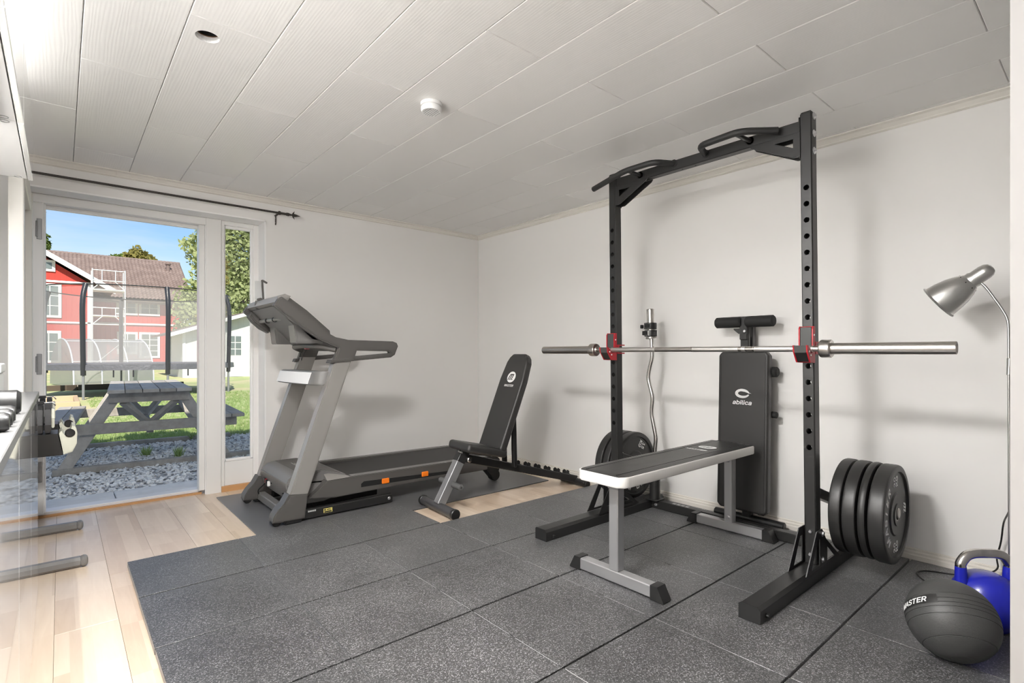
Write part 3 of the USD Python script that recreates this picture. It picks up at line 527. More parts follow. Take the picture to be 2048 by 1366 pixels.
# ---------------------------------------------------------------- squat rack
def leanY(m):
    m = as_mesh(m).copy(); v = np.array(m.vertices); v[:, 1] += .0105 * (v[:, 2] - .085); m.vertices = v; return m
rk = thing('squat_rack', 'tall black steel squat rack with round holes up its posts and pull-up grips on top', 'squat rack', (2.6, 1.5, .025))
UY = {0: (.906, .956), 1: (2.026, 2.076)}
zs = np.arange(.618, 1.83, .0746)
for q, (y0, y1) in UY.items():
    yc = (y0 + y1) / 2
    u = man(cb(2.60, 2.66, y0, y1, .085, 2.16, .0045)) - mbox(2.603, 2.657, y0 + .003, y1 - .003, .08, 2.2)
    u = u - m3.Manifold.batch_boolean([mcyl((2.63, yc, z), 'x', .0125, .2, 20) for z in zs], m3.OpType.Add)
    part(rk, 'upright', leanY(u), black_m, smooth=30)
    part(rk, 'end_plug', leanY(cb(2.603, 2.657, y0 + .003, y1 - .003, 2.14, 2.164, .003)), blackp_m)
    f0, f1 = ((.890, .972), (2.038, 2.122))[q]
    ft = part(rk, 'foot', prism([(f0, .025), (f1, .025), (f1, .080), (f1 - .008, .087), (f0 + .012, .087), (f0, .074)], 2.0, 3.115, 'yz'), black_m, smooth=False)
    part(ft, 'end_plate', prism([(f0 - .001, .026), (f1 + .001, .026), (f1 + .001, .081), (f1 - .008, .0885), (f0 + .012, .0885), (f0 - .001, .075)], 1.996, 2.001, 'yz'), blackp_m, smooth=False)
    part(ft, 'levelling_bolt', cyl((2.05, f0 - .012, .045), (2.05, f0 + .01, .045), .008, 12), blackp_m)
    gp = [(2.43, .086), (2.548, .255), (2.612, .255), (2.66, .20), (2.83, .086)]
    gh = [[(2.49, .098), (2.56, .215), (2.585, .215), (2.585, .098)], [(2.675, .098), (2.675, .165), (2.77, .098)]]
    for yy in ((f0 - .004, f0), (f1 - .012, f1 - .008)) if q == 0 else ((f0 - .004, f0), (f1, f1 + .004)):
        part(rk, 'gusset', prism(gp, *yy, 'xz', 0, gh), black_m, smooth=False)
    parts(rk, 'bolt', [cyl((x, f0 - .010, z), (x, f0 - .003, z), .010, 6) for x, z in ((2.618, .232), (2.618, .115))] + [cyl((x, f0 - .0045, z), (x, f0 - .0035, z), .014, 20) for x, z in ((2.618, .232), (2.618, .115))] + [cyl((2.592, yc, z), (2.601, yc, z), .008, 6) for z in (.235, .13)], zinc_m)
    # arm that carries the plate horn
    cx, cy, cz = ((2.87, .665, .32), (2.96, 2.15, .29))[q]
    part(rk, 'horn_arm', bar((2.655, yc, .405), (cx + .02, yc, cz + .005), .045, .045, (0, 1, 0)), black_m)
    part(rk, 'plate_horn', cyl((cx, yc, cz + .006), (cx, (cy - .008, cy + .24)[q], cz + .006), .0235, 28), steel_m, label='bright steel plate horn')
part(rk, 'rear_crossbar', cb(2.972, 3.022, .972, 2.038, .027, .080, .004), black_m)
parts(rk, 'label_mark', [box(2.985, 3.008, 1.78 + .03 * k, 1.802 + .03 * k, .0798, .0806) for k in range(4)], print2_m, smooth=False)
parts(rk, 'bolt', [cyl((2.960, y, .055), (2.974, y, .055), .011, 6) for y in (2.0, 1.0)], zinc_m)
part(rk, 'bar_holder', [lathe([(.0, .087), (.034, .087), (.034, .25), (.0285, .25), (.0285, .095), (0, .095)], (2.985, 2.02, 0), (0, 0, 1), 32), cb(2.93, 3.04, 1.975, 2.075, .084, .0895, .002)], black_m)
ct = part(rk, 'top_crossbar', leanY(cb(2.606, 2.654, .956, 2.026, 2.075, 2.130, .004)), black_m)
parts(ct, 'hole_mark', [leanY(cyl((2.63, y, 2.0745), (2.63, y, 2.0760), .005, 12)) for y in (1.50, 1.58)], dark_m)
for s, y in ((1, .956), (-1, 2.026)):
    gs = [(y, 2.076), (y + s * .235, 2.076), (y + s * .225, 2.062), (y + s * .03, 1.962), (y, 1.962)]
    hl = [(y + s * .03, 2.052), (y + s * .115, 2.052), (y + s * .03, 2.010)]
    if s < 0: gs, hl = gs[::-1], hl[::-1]
    part(rk, 'corner_plate', leanY([prism(gs, 2.600, 2.6055, 'yz', 0, [hl]), prism(gs, 2.6545, 2.660, 'yz', 0, [hl])]), black_m, smooth=False)
    part(rk, 'mount_plate', leanY(cb(2.602, 2.658, min(y, y + s * .006), max(y, y + s * .006), 1.955, 2.145, .001)), black_m)
for q, yy in ((0, .906), (1, 2.076)):
    o = -1 if q == 0 else 1
    parts(rk, 'bolt', [leanY(lathe([(0, .010), (.006, .010), (.011, .003), (.0165, .002), (.0165, 0), (0, 0)], (2.63, yy, z), (0, o, 0), 22)) for z in (2.142, 2.062, 1.982)], zinc_m)
for pts, sup in (([(2.607, 1.62, 2.112), (2.50, 1.68, 2.112), (2.487, 1.87, 2.108), (2.562, 2.165, 2.088)], ((2.489, 1.855, 2.108), (2.61, 1.845, 2.105))),
                 ([(2.607, 1.43, 2.112), (2.492, 1.40, 2.115), (2.474, 1.18, 2.115), (2.578, 1.045, 2.105)], ((2.478, 1.205, 2.113), (2.61, 1.19, 2.108)))):
    g = part(rk, 'pull_up_grip', leanY(tube(fillet(pts, .045), .0165, 18)), mat('grip_knurl', (.02, .02, .02), .5, bump=(420, .6, .002)) if not stage.GetPrimAtPath('/World/Looks/grip_knurl') else UsdShade.Material.Get(stage, '/World/Looks/grip_knurl'))
    part(g, 'grip_brace', leanY([tube([sup[0], sup[1]], .011, 14), cyl((sup[1][0] - .004, sup[1][1], sup[1][2]), (sup[1][0], sup[1][1], sup[1][2]), .02, 20), cyl((2.603, pts[0][1], pts[0][2]), (2.608, pts[0][1], pts[0][2]), .022, 20)]), black_m)
for q, (y0, y1) in UY.items():
    y0, y1 = y0 + .0102, y1 + .0102
    j = thing('j_hook', ['red barbell hook with a grey liner, on the rack post beside the big plates', 'red barbell hook on the rack post farther from the camera'][q], 'barbell hook', (2.56, y0, 1.0), 'red barbell hooks on the rack')
    side = [(2.597, 1.006), (2.597, 1.172), (2.580, 1.172), (2.572, 1.16), (2.572, 1.062), (2.562, 1.052), (2.545, 1.052), (2.520, 1.085), (2.505, 1.085), (2.510, 1.055), (2.545, 1.008)]
    for a, b in ((y0 - .006, y0), (y1, y1 + .006)): part(j, 'side_plate', prism(side, a, b, 'xz'), red_m, smooth=False)
    part(j, 'back_plate', cb(2.588, 2.599, y0 - .005, y1 + .005, 1.006, 1.172, .002), red_m)
    part(j, 'liner', [cb(2.572, 2.588, y0 + .001, y1 - .001, 1.058, 1.168, .002), hull([(2.521, y, 1.084) for y in (y0, y1)] + [(2.506, y, 1.084) for y in (y0, y1)] + [(2.511, y, 1.052) for y in (y0, y1)] + [(2.53, y, 1.052) for y in (y0, y1)]), cb(2.53, 2.59, y0 + .001, y1 - .001, 1.044, 1.054, .002)], redcup_m)
    part(j, 'lip', hull([(x, y, z) for y in (y0 + .001, y1 - .001) for x, z in ((2.511, 1.052), (2.546, 1.012), (2.560, 1.015), (2.525, 1.054))]), black_m)
    yw = (y1, y1 + .006) if q == 0 else (y0 - .0085, y0 - .0025)
    part(j, 'clamp', prism([(2.60, 1.045), (2.672, 1.045), (2.672, 1.052), (2.62, 1.052), (2.62, 1.095), (2.672, 1.095), (2.672, 1.102), (2.60, 1.102)], y0 - .008, y0 - .002, 'xz'), red_m, smooth=False)
    parts(j, 'rivet', [cyl((x, y0 - .009, z), (x, y0 - .005, z), .0045, 12) for x, z in ((2.583, 1.132), (2.545, 1.04), (2.527, 1.058))], print_m)
# barbell
bb = thing('barbell', 'long steel barbell resting in the red hooks of the rack', 'barbell', (2.548, 1.5, 1.069))
bx, bz = 2.548, 1.0695
YL = lambda y: (bx, y, bz)
part(bb, 'shaft', cyl(YL(.80), YL(2.24), .0132, 28), steel_m)
for a, b in ((.90, 1.16), (1.205, 1.225), (1.24, 1.49), (1.72, 2.03)): part(bb, 'knurling', cyl(YL(a), YL(b), .0140, 28, .0006), knurl_m)
for a, b in ((1.163, 1.168), (1.197, 1.202), (1.492, 1.496), (2.035, 2.075)): part(bb, 'ring_mark', cyl(YL(a), YL(b), .01375, 28, .0004), chrome_m)
for y0, y1, o in ((.405, .83, 1), (2.19, 2.622, -1)):
    e0, e1 = (y0, y1) if o > 0 else (y1, y0)
    sl = part(bb, 'sleeve', lathe([(0, .004), (.019, .004), (.0205, 0), (.0238, .0), (.025, .002), (.025, abs(e1 - e0)), (0, abs(e1 - e0))], YL(e0), (0, o, 0), 40), steel_m)
    c0, c1 = (.83, .872) if o > 0 else (2.19, 2.148)
    part(sl, 'collar_flange', lathe([(.02, -.004), (.037, -.004), (.040, 0), (.040, .034), (.037, .040), (.020, .040), (.016, .046), (0, .046)], YL(c0), (0, o, 0), 44), steel_m)
# EZ curl bar and its two clamps
ez = thing('curl_bar', 'zigzag steel curl bar standing upright in its holder against the wall', 'curl bar', (2.985, 2.03, .095))
ep = [(2.985, 2.02, .30), (2.985, 2.02, .40), (2.985, 2.010, .49), (2.985, 2.047, .645), (2.985, 2.037, .76), (2.985, 2.074, .88), (2.985, 2.062, .95), (2.985, 2.040, 1.02), (2.985, 2.047, 1.16)]
part(ez, 'shaft', tube(fillet(ep, .03, 6), .0135, 20), chrome_m)
part(ez, 'sleeve', [cyl((2.985, 2.02, .097), (2.985, 2.02, .29), .0245, 28)], steel_m)
part(ez, 'flange', [cyl((2.985, 2.02, .285), (2.985, 2.02, .30), .035, 28)], steel_m)
part(ez, 'sleeve', [cyl((2.985, 2.05, 1.155), (2.985, 2.057, 1.344), .0245, 28)], steel_m)
part(ez, 'flange', [cyl((2.985, 2.049, 1.145), (2.985, 2.05, 1.158), .035, 28)], steel_m)
for k, z in enumerate((1.160, 1.208)):
    cl = thing('barbell_clamp', ['lower of the two black clamps on the standing curl bar', 'upper of the two black clamps on the standing curl bar'][k], 'barbell clamp', (2.985, 2.053, z), 'black clamps on the curl bar')
    c = (2.985, 2.053 + .002 * k, z)
    part(cl, 'ring', lathe([(.0252, 0), (.039, 0), (.041, .003), (.041, .040), (.039, .043), (.0252, .043), (.0252, 0)], c, (0, 0, 1), 28), blackp_m)
    parts(cl, 'lever', [cb(2.935, 2.951, c[1] + .0 - .02 * k, c[1] + .034 - .02 * k, z + .008, z + .036, .003), cb(2.945, 2.965, c[1] - .052 + .09 * k, c[1] - .035 + .09 * k, z + .006, z + .03, .003)], blackp_m)
    parts(cl, 'pad_mark', [box(2.9435, 2.946, c[1] - .014 + q * .016, c[1] - .004 + q * .016, z + .006, z + .038) for q in range(2)], print2_m, smooth=False)
# bumper plates
def ringtext(s, R, a0, h, cw=True, sp=1.0):
    """letters round a circle; a0: angle of the middle letter; tops outward, read clockwise."""
    ms = []; w = []
    for ch in s:
        m = text(ch, h, .0012, True, .2, 1.15); w.append(np.ptp(np.array(m.vertices)[:, 0]) + h * .22); ms.append(m)
    tot = sum(w); t = -tot / 2; out = []
    for m, ww in zip(ms, w):
        a = a0 - (t + ww / 2) / R * sp; t += ww
        ca, sa = math.cos(a - PI / 2), math.sin(a - PI / 2); v = np.array(m.vertices); x, y = v[:, 0].copy(), v[:, 1] + R
        v[:, 0], v[:, 1] = ca * x - sa * y, sa * x + ca * y; m.vertices = v; out.append(m)
    return trimesh.util.concatenate(out)
def rot(m, a):
    m = m.copy(); m.apply_transform(trimesh.transformations.rotation_matrix(a, (0, 0, 1))); return m
def moved(m, x, y):
    m = m.copy(); m.apply_translation([x, y, 0]); return m
def plate(name, label, c, r, th, out, kg=None, group=None, turn=0.0):
    """axis along y; c: centre of the outward face, which looks along out (-1: towards the camera)."""
    t = thing(name, label, 'weight plate', c, group)
    pr = [(.0262, .004), (.030, .0), (.050, .0), (.052, .004), (.092, .004), (.098, .010), (r * .845, .010), (r * .865, .001), (r * .90, 0), (r - .010, .001), (r - .003, .004), (r, .012), (r, th - .012), (r - .003, th - .004), (r - .012, th), (.0262, th), (.0262, .004)]
    part(t, 'rubber_disc', lathe(pr, c, (0, 1, 0), 72), mat_plate)
    part(t, 'hub', lathe([(.0242, .001), (.029, .001), (.029, th - .002), (.0242, th - .002), (.0242, .001)], c, (0, 1, 0), 36), steel_m)
    if kg:
        u, v = (1, 0, 0), (0, 0, 1); o = (c[0], c[1] + .0098, c[2])
        K = []
        for sgn in (1, -1):
            a = rot(text(kg, .027, .0012, True), PI / 2); b = rot(text('KG', .027, .0012, True), PI / 2)
            K += [moved(a, -.0185, sgn * r * .665), moved(b, .0185, sgn * r * .665)]
        put = lambda m: onto(rot(m, turn), o, u, v)
        part(t, 'weight_number', [put(m) for m in K], print_m, smooth=False)
        part(t, 'lettering', put(ringtext('MASTER', r * .665, PI, .036, sp=1.05)), print_m, smooth=False)
        lm = flat(logo_M(1.25), .0012); part(t, 'logo', put(rot(moved(lm, 0, r * .665), -PI / 2)), print_m, smooth=False)
    return t
mat_plate = mat('plate_rubber', (.020, .0195, .019), .42, bump=(200, .1, .0008))
g1 = 'black bumper plates on the horn nearer the camera'
plate('bumper_plate', 'outermost twenty kilogram bumper plate with white lettering, nearest the kettlebell', (2.87, .662, .32), .222, .064, -1, '20', g1)
plate('bumper_plate', 'thin black bumper plate second from the outside of the big stack', (2.87, .731, .322), .221, .034, -1, None, g1)
plate('bumper_plate', 'thick black bumper plate third from the outside of the big stack', (2.872, .770, .32), .222, .056, -1, None, g1)
plate('bumper_plate', 'innermost thick bumper plate of the big stack, next to the rack post', (2.873, .829, .321), .221, .052, -1, None, g1)
g2 = 'black bumper plates on the far horn of the rack'
plate('bumper_plate', 'fifteen kilogram bumper plate on the far horn, behind the curl bar', (2.96, 2.150, .29), .223, .056, -1, '15', g2, math.radians(150))
plate('bumper_plate', 'middle bumper plate of the stack on the far horn', (2.96, 2.212, .29), .223, .05, -1, None, g2)
plate('bumper_plate', 'last bumper plate on the far horn, closest to the adjustable bench', (2.96, 2.27, .29), .223, .06, -1, None, g2)
# ---------------------------------------------------------------- flat bench
fb = thing('flat_bench', 'flat bench with a black and white pad on silver steel legs', 'weight bench', (2.4, 1.48, .025))
for X in (1.862, 2.90):
    part(fb, 'foot', cb(X, X + .05, 1.268, 1.685, .030, .082, .004), silver_m)
    for s, y in ((-1, 1.27), (1, 1.683)):
        ys = [y, y, y + s * .052, y + s * .030]
        P = np.array([(X + dx, yy, z) for dx in (-.004, .054) for yy, z in ((y - s * .012, .0255), (y - s * .012, .086), (y + s * .022, .086), (y + s * .052, .030), (y + s * .050, .0255))])
        part(fb, 'foot_cap', hull(P), blackp_m, smooth=False)
part(fb, 'front_post', cb(1.862, 1.912, 1.452, 1.502, .082, .462, .004), silver_m)
part(fb, 'post_cap', cb(1.858, 1.916, 1.448, 1.506, .445, .47, .003), silver_m)
part(fb, 'rear_post', cb(2.905, 2.950, 1.452, 1.502, .040, .46, .004), silver_m)
parts(fb, 'bolt', [lathe([(0, .010), (.005, .010), (.009, .003), (.013, .001), (.013, 0), (0, 0)], (2.905, 1.477, z), (-1, 0, 0), 18) for z in (.105, .435)], zinc_m)
part(fb, 'pad_rail', cb(1.83, 2.95, 1.455, 1.499, .46, .478, .003), silver_m)
py0, py1, px0, px1 = 1.355, 1.622, 1.772, 2.985
def padpoly(i=0.0): return [(px0 + i, py0 + .035), (px0 + .02 + i, py0 + .006 + i), (px0 + .05, py0 + i), (px1 - .02, py0 + i), (px1 - i, py0 + .02), (px1 - i, py1 - .02), (px1 - .02, py1 - i), (px0 + .05, py1 - i), (px0 + .02 + i, py1 - .006 - i), (px0 + i, py1 - .035)]
pd = part(fb, 'pad', hull([(x, y, z) for x, y in padpoly(.004) for z in (.480, .526)] + [(x, y, z) for x, y in padpoly(0) for z in (.486, .521)]), whitev_m, label='white vinyl side of the pad')
top = grid(60, 24, lambda u, v: np.column_stack([px0 + .006 + u * (px1 - px0 - .012), py0 + .006 + v * (py1 - py0 - .012), .5265 + .0035 * np.minimum(1, np.minimum(np.minimum(u * 40, (1 - u) * 40), np.minimum(v * 9, (1 - v) * 9))) + .0022 * (meshkit.fbm(np.column_stack([u * 9, v * 3, u * 0]), 3, 4) - .5)]))
vv = np.array(top.vertices); inset = np.clip((px0 + .045 - vv[:, 0]) / .04, 0, 1) * .022
vv[:, 1] = np.clip(vv[:, 1], py0 + .006 + inset, py1 - .006 - inset); top.vertices = vv
part(pd, 'pad_top', top, vinyl_m, smooth=True, label='black vinyl top of the pad')
parts(pd, 'seam', [tube([(px0 + .02, y, .5302), (px1 - .01, y, .5302)], .0012, 6) for y in (py0 + .05, py1 - .05)], blackp_m)
parts(pd, 'seam', [box(px0 - .0012, px0 + .001, y, y + .0015, .486, .522) for y in (1.475, 1.482, 1.496, 1.503)], whitev_m, smooth=False)
ol = onto(flat(affinity.scale(logo, 1.45, 1.3).difference(logo_M(1.5))), (2.70, 1.49, .5312), (0, -1, 0), (1, 0, 0))
part(pd, 'logo', ol, print_m, smooth=False)
part(pd, 'lettering', onto(text('MASTER', .018, .0007, True, .28, 1.2), (2.60, 1.50, .5312), (0, -1, 0), (1, 0, 0)), print_m, smooth=False)
# ---------------------------------------------------------------- folded incline bench against the wall
ib = thing('incline_bench', 'black folded incline bench leaning upright on the wall behind the flat bench', 'incline bench', (3.1, 1.47, .08))
iy0, iy1, ix = 1.325, 1.628, 3.055
Mi = np.eye(4); Mi[:3, 0] = (0, -1, 0); Mi[:3, 1] = (.03, 0, 1); Mi[:3, 1] /= np.linalg.norm(Mi[:3, 1]); Mi[:3, 2] = np.cross(Mi[:3, 0], Mi[:3, 1]); Mi[:3, 3] = (ix, (iy0 + iy1) / 2, .115)
W2 = (iy1 - iy0) / 2
po = [(-W2, .02), (-W2 + .02, 0), (W2 - .02, 0), (W2, .02), (W2, .922), (W2 - .02, .945), (-W2 + .02, .945), (-W2, .922)]
pp = pad(po, .055, .014); pp.apply_translation([0, 0, -.0275]); pp.apply_transform(Mi); ip = part(ib, 'pad', pp, vinyl2_m, smooth=40)
def on_pad(m, x, y): q = m.copy(); q.apply_translation([x, y, .0002]); q.apply_transform(Mi); return q
el = lambda a, b, cx=0, cy=0: Polygon([(cx + a * math.cos(q), cy + b * math.sin(q)) for q in np.linspace(0, 2 * PI, 48)])
swoosh = el(.043, .0275).difference(el(.030, .0135, .005, .0005)).difference(Polygon([(.018, -.002), (.05, -.0065), (.05, .0005), (.018, .004)])).union(Polygon([(-.020, .0125), (-.004, .0215), (.014, .0195), (.034, .0105), (.056, .0015), (.036, .0040), (.014, .0105), (-.004, .0125)]))
part(ip, 'logo', on_pad(flat(swoosh), 0, .695), print_m, smooth=False)
part(ip, 'lettering', on_pad(text('abilica', .024, .0007, True, .2, 1.15), 0, .642), print_m, smooth=False)
part(ip, 'seam', on_pad(trimesh.util.concatenate([tube([(sx * (W2 - .018), .03, .0002), (sx * (W2 - .018), .91, .0002)], .0012, 6) for sx in (-1, 1)]), 0, 0), blackp_m)
parts(ib, 'frame', [cb(3.12, 3.165, 1.45, 1.50, .03, 1.15, .004), cb(3.10, 3.16, 1.36, 1.40, .10, .9, .004), cb(3.10, 3.16, 1.55, 1.59, .10, .9, .004)], black_m)
part(ib, 'base_tube', [cyl((3.14, 1.26, .055), (3.14, 1.68, .055), .024, 20)], blackp_m)
part(ib, 'stem', cb(3.142, 3.185, 1.445, 1.505, 1.0, 1.215, .004), black_m)
part(ib, 'stem', cb(3.10, 3.145, 1.450, 1.500, 1.075, 1.22, .004), black_m)
part(ib, 'stem_bracket', [cb(3.085, 3.10, 1.452, 1.498, 1.13, 1.268, .003), prism([(1.50, 1.165), (1.53, 1.19), (1.53, 1.197), (1.45, 1.197), (1.45, 1.165)], 3.078, 3.086, 'yz')], black_m)
part(ib, 'bolt', cyl((3.070, 1.462, 1.18), (3.079, 1.462, 1.18), .008, 12), zinc_m)
part(ib, 'foam_roller', [cyl((3.095, 1.487, 1.236), (3.095, 1.650, 1.236), .033, 32, .008)], foam_m)
part(ib, 'foam_roller', [cyl((3.095, 1.298, 1.236), (3.095, 1.463, 1.236), .033, 32, .008)], foam_m)
part(ib, 'foam_roller', [cyl((3.150, 1.30, .940), (3.150, 1.60, .940), .030, 28, .008)], foam_m)
part(ib, 'foam_roller', [cyl((3.15, 1.305, .690), (3.15, 1.34, .690), .019, 24, .004), cyl((3.15, 1.34, .690), (3.15, 1.6, .690), .015, 20)], foam_m)
# ---------------------------------------------------------------- slam ball, kettlebell, lamp
BALL_AX, BALL_RINGS, BALL_LAT, BALL_LON, BALL_SGN = (.626, .328, .708), (-42.1, -12.5, -3.0, 2.6, 9.0, 17.7), 8.6, 25.0, 1
BC, BR = np.array([2.273, .376, .153]), .128
ax = np.array(BALL_AX); ax /= np.linalg.norm(ax); fa, fb_, _ = frame_of(ax)
lat = np.unique(np.concatenate([np.linspace(-90, 90, 150), *[[a - .9, a - .45, a, a + .45, a + .9] for a in BALL_RINGS]]))
rr = np.full(len(lat), BR)
for a in BALL_RINGS: rr[np.abs(lat - a) < .5] -= .0016
rr[lat < -76] -= .0025; rr[(lat < -76) & (lat > -78)] += .001
ball = lathe([(max(0, r * math.cos(math.radians(l))) if abs(l) < 89.99 else 0, r * math.sin(math.radians(l))) for l, r in zip(lat, rr)], BC, ax, 120)
sb = solo('slam_ball', 'dark grey rubber slam ball with white lettering on the floor', 'slam ball', ball, ball_m, tuple(BC), smooth=28)
def on_ball(m, lat0, lon0, lift):
    v = np.array(m.vertices); la = math.radians(lat0) + v[:, 1] / BR; lo = math.radians(lon0) + BALL_SGN * v[:, 0] / (BR * math.cos(math.radians(lat0))); R = BR + lift + v[:, 2]
    q = m.copy(); q.vertices = BC + R[:, None] * (np.cos(la)[:, None] * (np.cos(lo)[:, None] * fa + np.sin(lo)[:, None] * fb_) + np.sin(la)[:, None] * ax)
    if BALL_SGN < 0: pass
    return q
patch = grid(40, 8, lambda u, v: np.column_stack([(u - .5) * .163, (v - .5) * .030, 0 * u]))
part(sb, 'label_band', on_ball(patch, BALL_LAT, BALL_LON, .0004), vinyl_m, smooth=True, label='black band behind the lettering')
def refine(m, L=.006):
    v, f = trimesh.remesh.subdivide_to_size(m.vertices, m.faces, L, max_iter=6); return trimesh.Trimesh(v, f, process=False)
part(sb, 'lettering', on_ball(refine(text('MASTER', .0165, .0006, True, .28, 1.25)), BALL_LAT, BALL_LON + BALL_SGN * -3, .0006), print_m, smooth=False)

kb = thing('kettlebell', 'blue kettlebell with a bare steel handle behind the slam ball', 'kettlebell', (2.63, .345, .025))
KA = math.radians(-42); ku = np.array([math.cos(KA), math.sin(KA), 0]); kc = np.array([2.635, .338, 0])
kp = lambda u, z: tuple(kc + u * ku + np.array([0, 0, z]))
part(kb, 'body', lathe([(0, .025), (.062, .025), (.070, .030), (.095, .065), (.105, .105), (.105, .135), (.096, .172), (.075, .205), (.045, .222), (0, .226)], tuple(kc), (0, 0, 1), 64), blue_m)
hp_ = fillet([kp(-.086, .150), kp(-.088, .20), kp(-.090, .262), kp(-.060, .298), kp(.060, .298), kp(.090, .262), kp(.088, .20), kp(.086, .150)], .045, 9)
zz = np.array(hp_)[:, 2]
lowL = [p for p in hp_ if p[2] < .248 and (np.array(p) - kc) @ ku < 0]; lowR = [p for p in hp_ if p[2] < .248 and (np.array(p) - kc) @ ku > 0]; up = [p for p in hp_ if p[2] > .232]
tl_ = np.linspace(0, 1, 10)
seg = lambda a, b: [tuple(np.array(a) * (1 - q) + np.array(b) * q) for q in tl_]
parts(kb, 'handle_root', [tube(seg(kp(-.086, .14), kp(-.0895, .248)), np.interp(tl_, [0, .35, 1], [.028, .021, .0178]), 20), tube(seg(kp(.086, .14), kp(.0895, .248)), np.interp(tl_, [0, .35, 1], [.028, .021, .0178]), 20)], blue_m)
part(kb, 'handle', tube(fillet([kp(-.0893, .242), kp(-.090, .262), kp(-.060, .298), kp(.060, .298), kp(.090, .262), kp(.0893, .242)], .045, 9), .0172, 24), chrome_m, label='bare steel handle')

fl = thing('reading_lamp', 'brushed aluminium reading lamp on a thin stand, switched off', 'lamp', (2.95, .30, .0))
sc = np.array([2.93, .530, 1.272]); sd = np.array([0, -.125, .095]); sd /= np.linalg.norm(sd)
prof = [(.080, -.002), (.0815, .0), (.0795, .004), (.075, .006), (.0745, .010), (.071, .040), (.062, .080), (.050, .112), (.036, .135), (.033, .138)]
part(fl, 'shade', lathe(prof + [(r - .0016, z) for r, z in prof[::-1]] + [prof[0]], sc, sd, 64), lamp_m, smooth=50)
part(fl, 'shade_cap', lathe([(0, .134), (.034, .134), (.0345, .150), (.031, .156), (.031, .192), (.028, .208), (.020, .219), (.010, .223), (0, .224)], sc, sd, 40), lamp_m, smooth=40)
parts(fl, 'vent_hole', [lathe([(0, 0), (.0022, 0), (.0022, .0006), (0, .0006)], tuple(sc + sd * .125 + .0432 * (math.cos(a) * np.array(frame_of(sd)[0]) + math.sin(a) * np.array(frame_of(sd)[1]))), tuple(math.cos(a) * np.array(frame_of(sd)[0]) + math.sin(a) * np.array(frame_of(sd)[1])), 10) for a in np.linspace(0, 2 * PI, 8, endpoint=False)], dark_m)
part(fl, 'bulb', lathe([(0, .02), (.02, .028), (.030, .05), (.026, .075), (.014, .10), (.014, .13)], sc, sd, 24), plastic_m)
pole = fillet([tuple(sc + sd * .17 + np.array([0, -.005, -.028])), (2.93, .372, 1.325), (2.93, .325, 1.235), (2.93, .304, 1.185), (2.93, .302, .80), (2.93, .300, .04)], .035, 8)
part(fl, 'stem', tube(pole, .0048, 14), lamp_m)
part(fl, 'sleeve', cyl((2.93, .302, .96), (2.93, .301, 1.03), .0085, 14), lamp_m)
part(fl, 'base', lathe([(0, .025), (.105, .025), (.11, .029), (.108, .036), (.02, .046), (.012, .06), (0, .06)], (2.93, .29, 0), (0, 0, 1), 40), lamp_m)
cordm = [(2.94, .297, .42), (3.16, .345, .30), (3.195, .355, .20), (3.19, .372, .13), (3.185, .36, .08), (3.15, .42, .045), (3.12, .50, .030), (3.09, .60, .0285), (3.03, .632, .0285), (2.96, .60, .0285), (2.90, .54, .0285), (2.86, .50, .0285)]
solo('lamp_cord', 'thin black power cord trailing over the rubber floor to the lamp', 'power cord', tube(fillet(cordm, .06, 7), .0034, 10), blackp_m, (3.0, .5, .025))
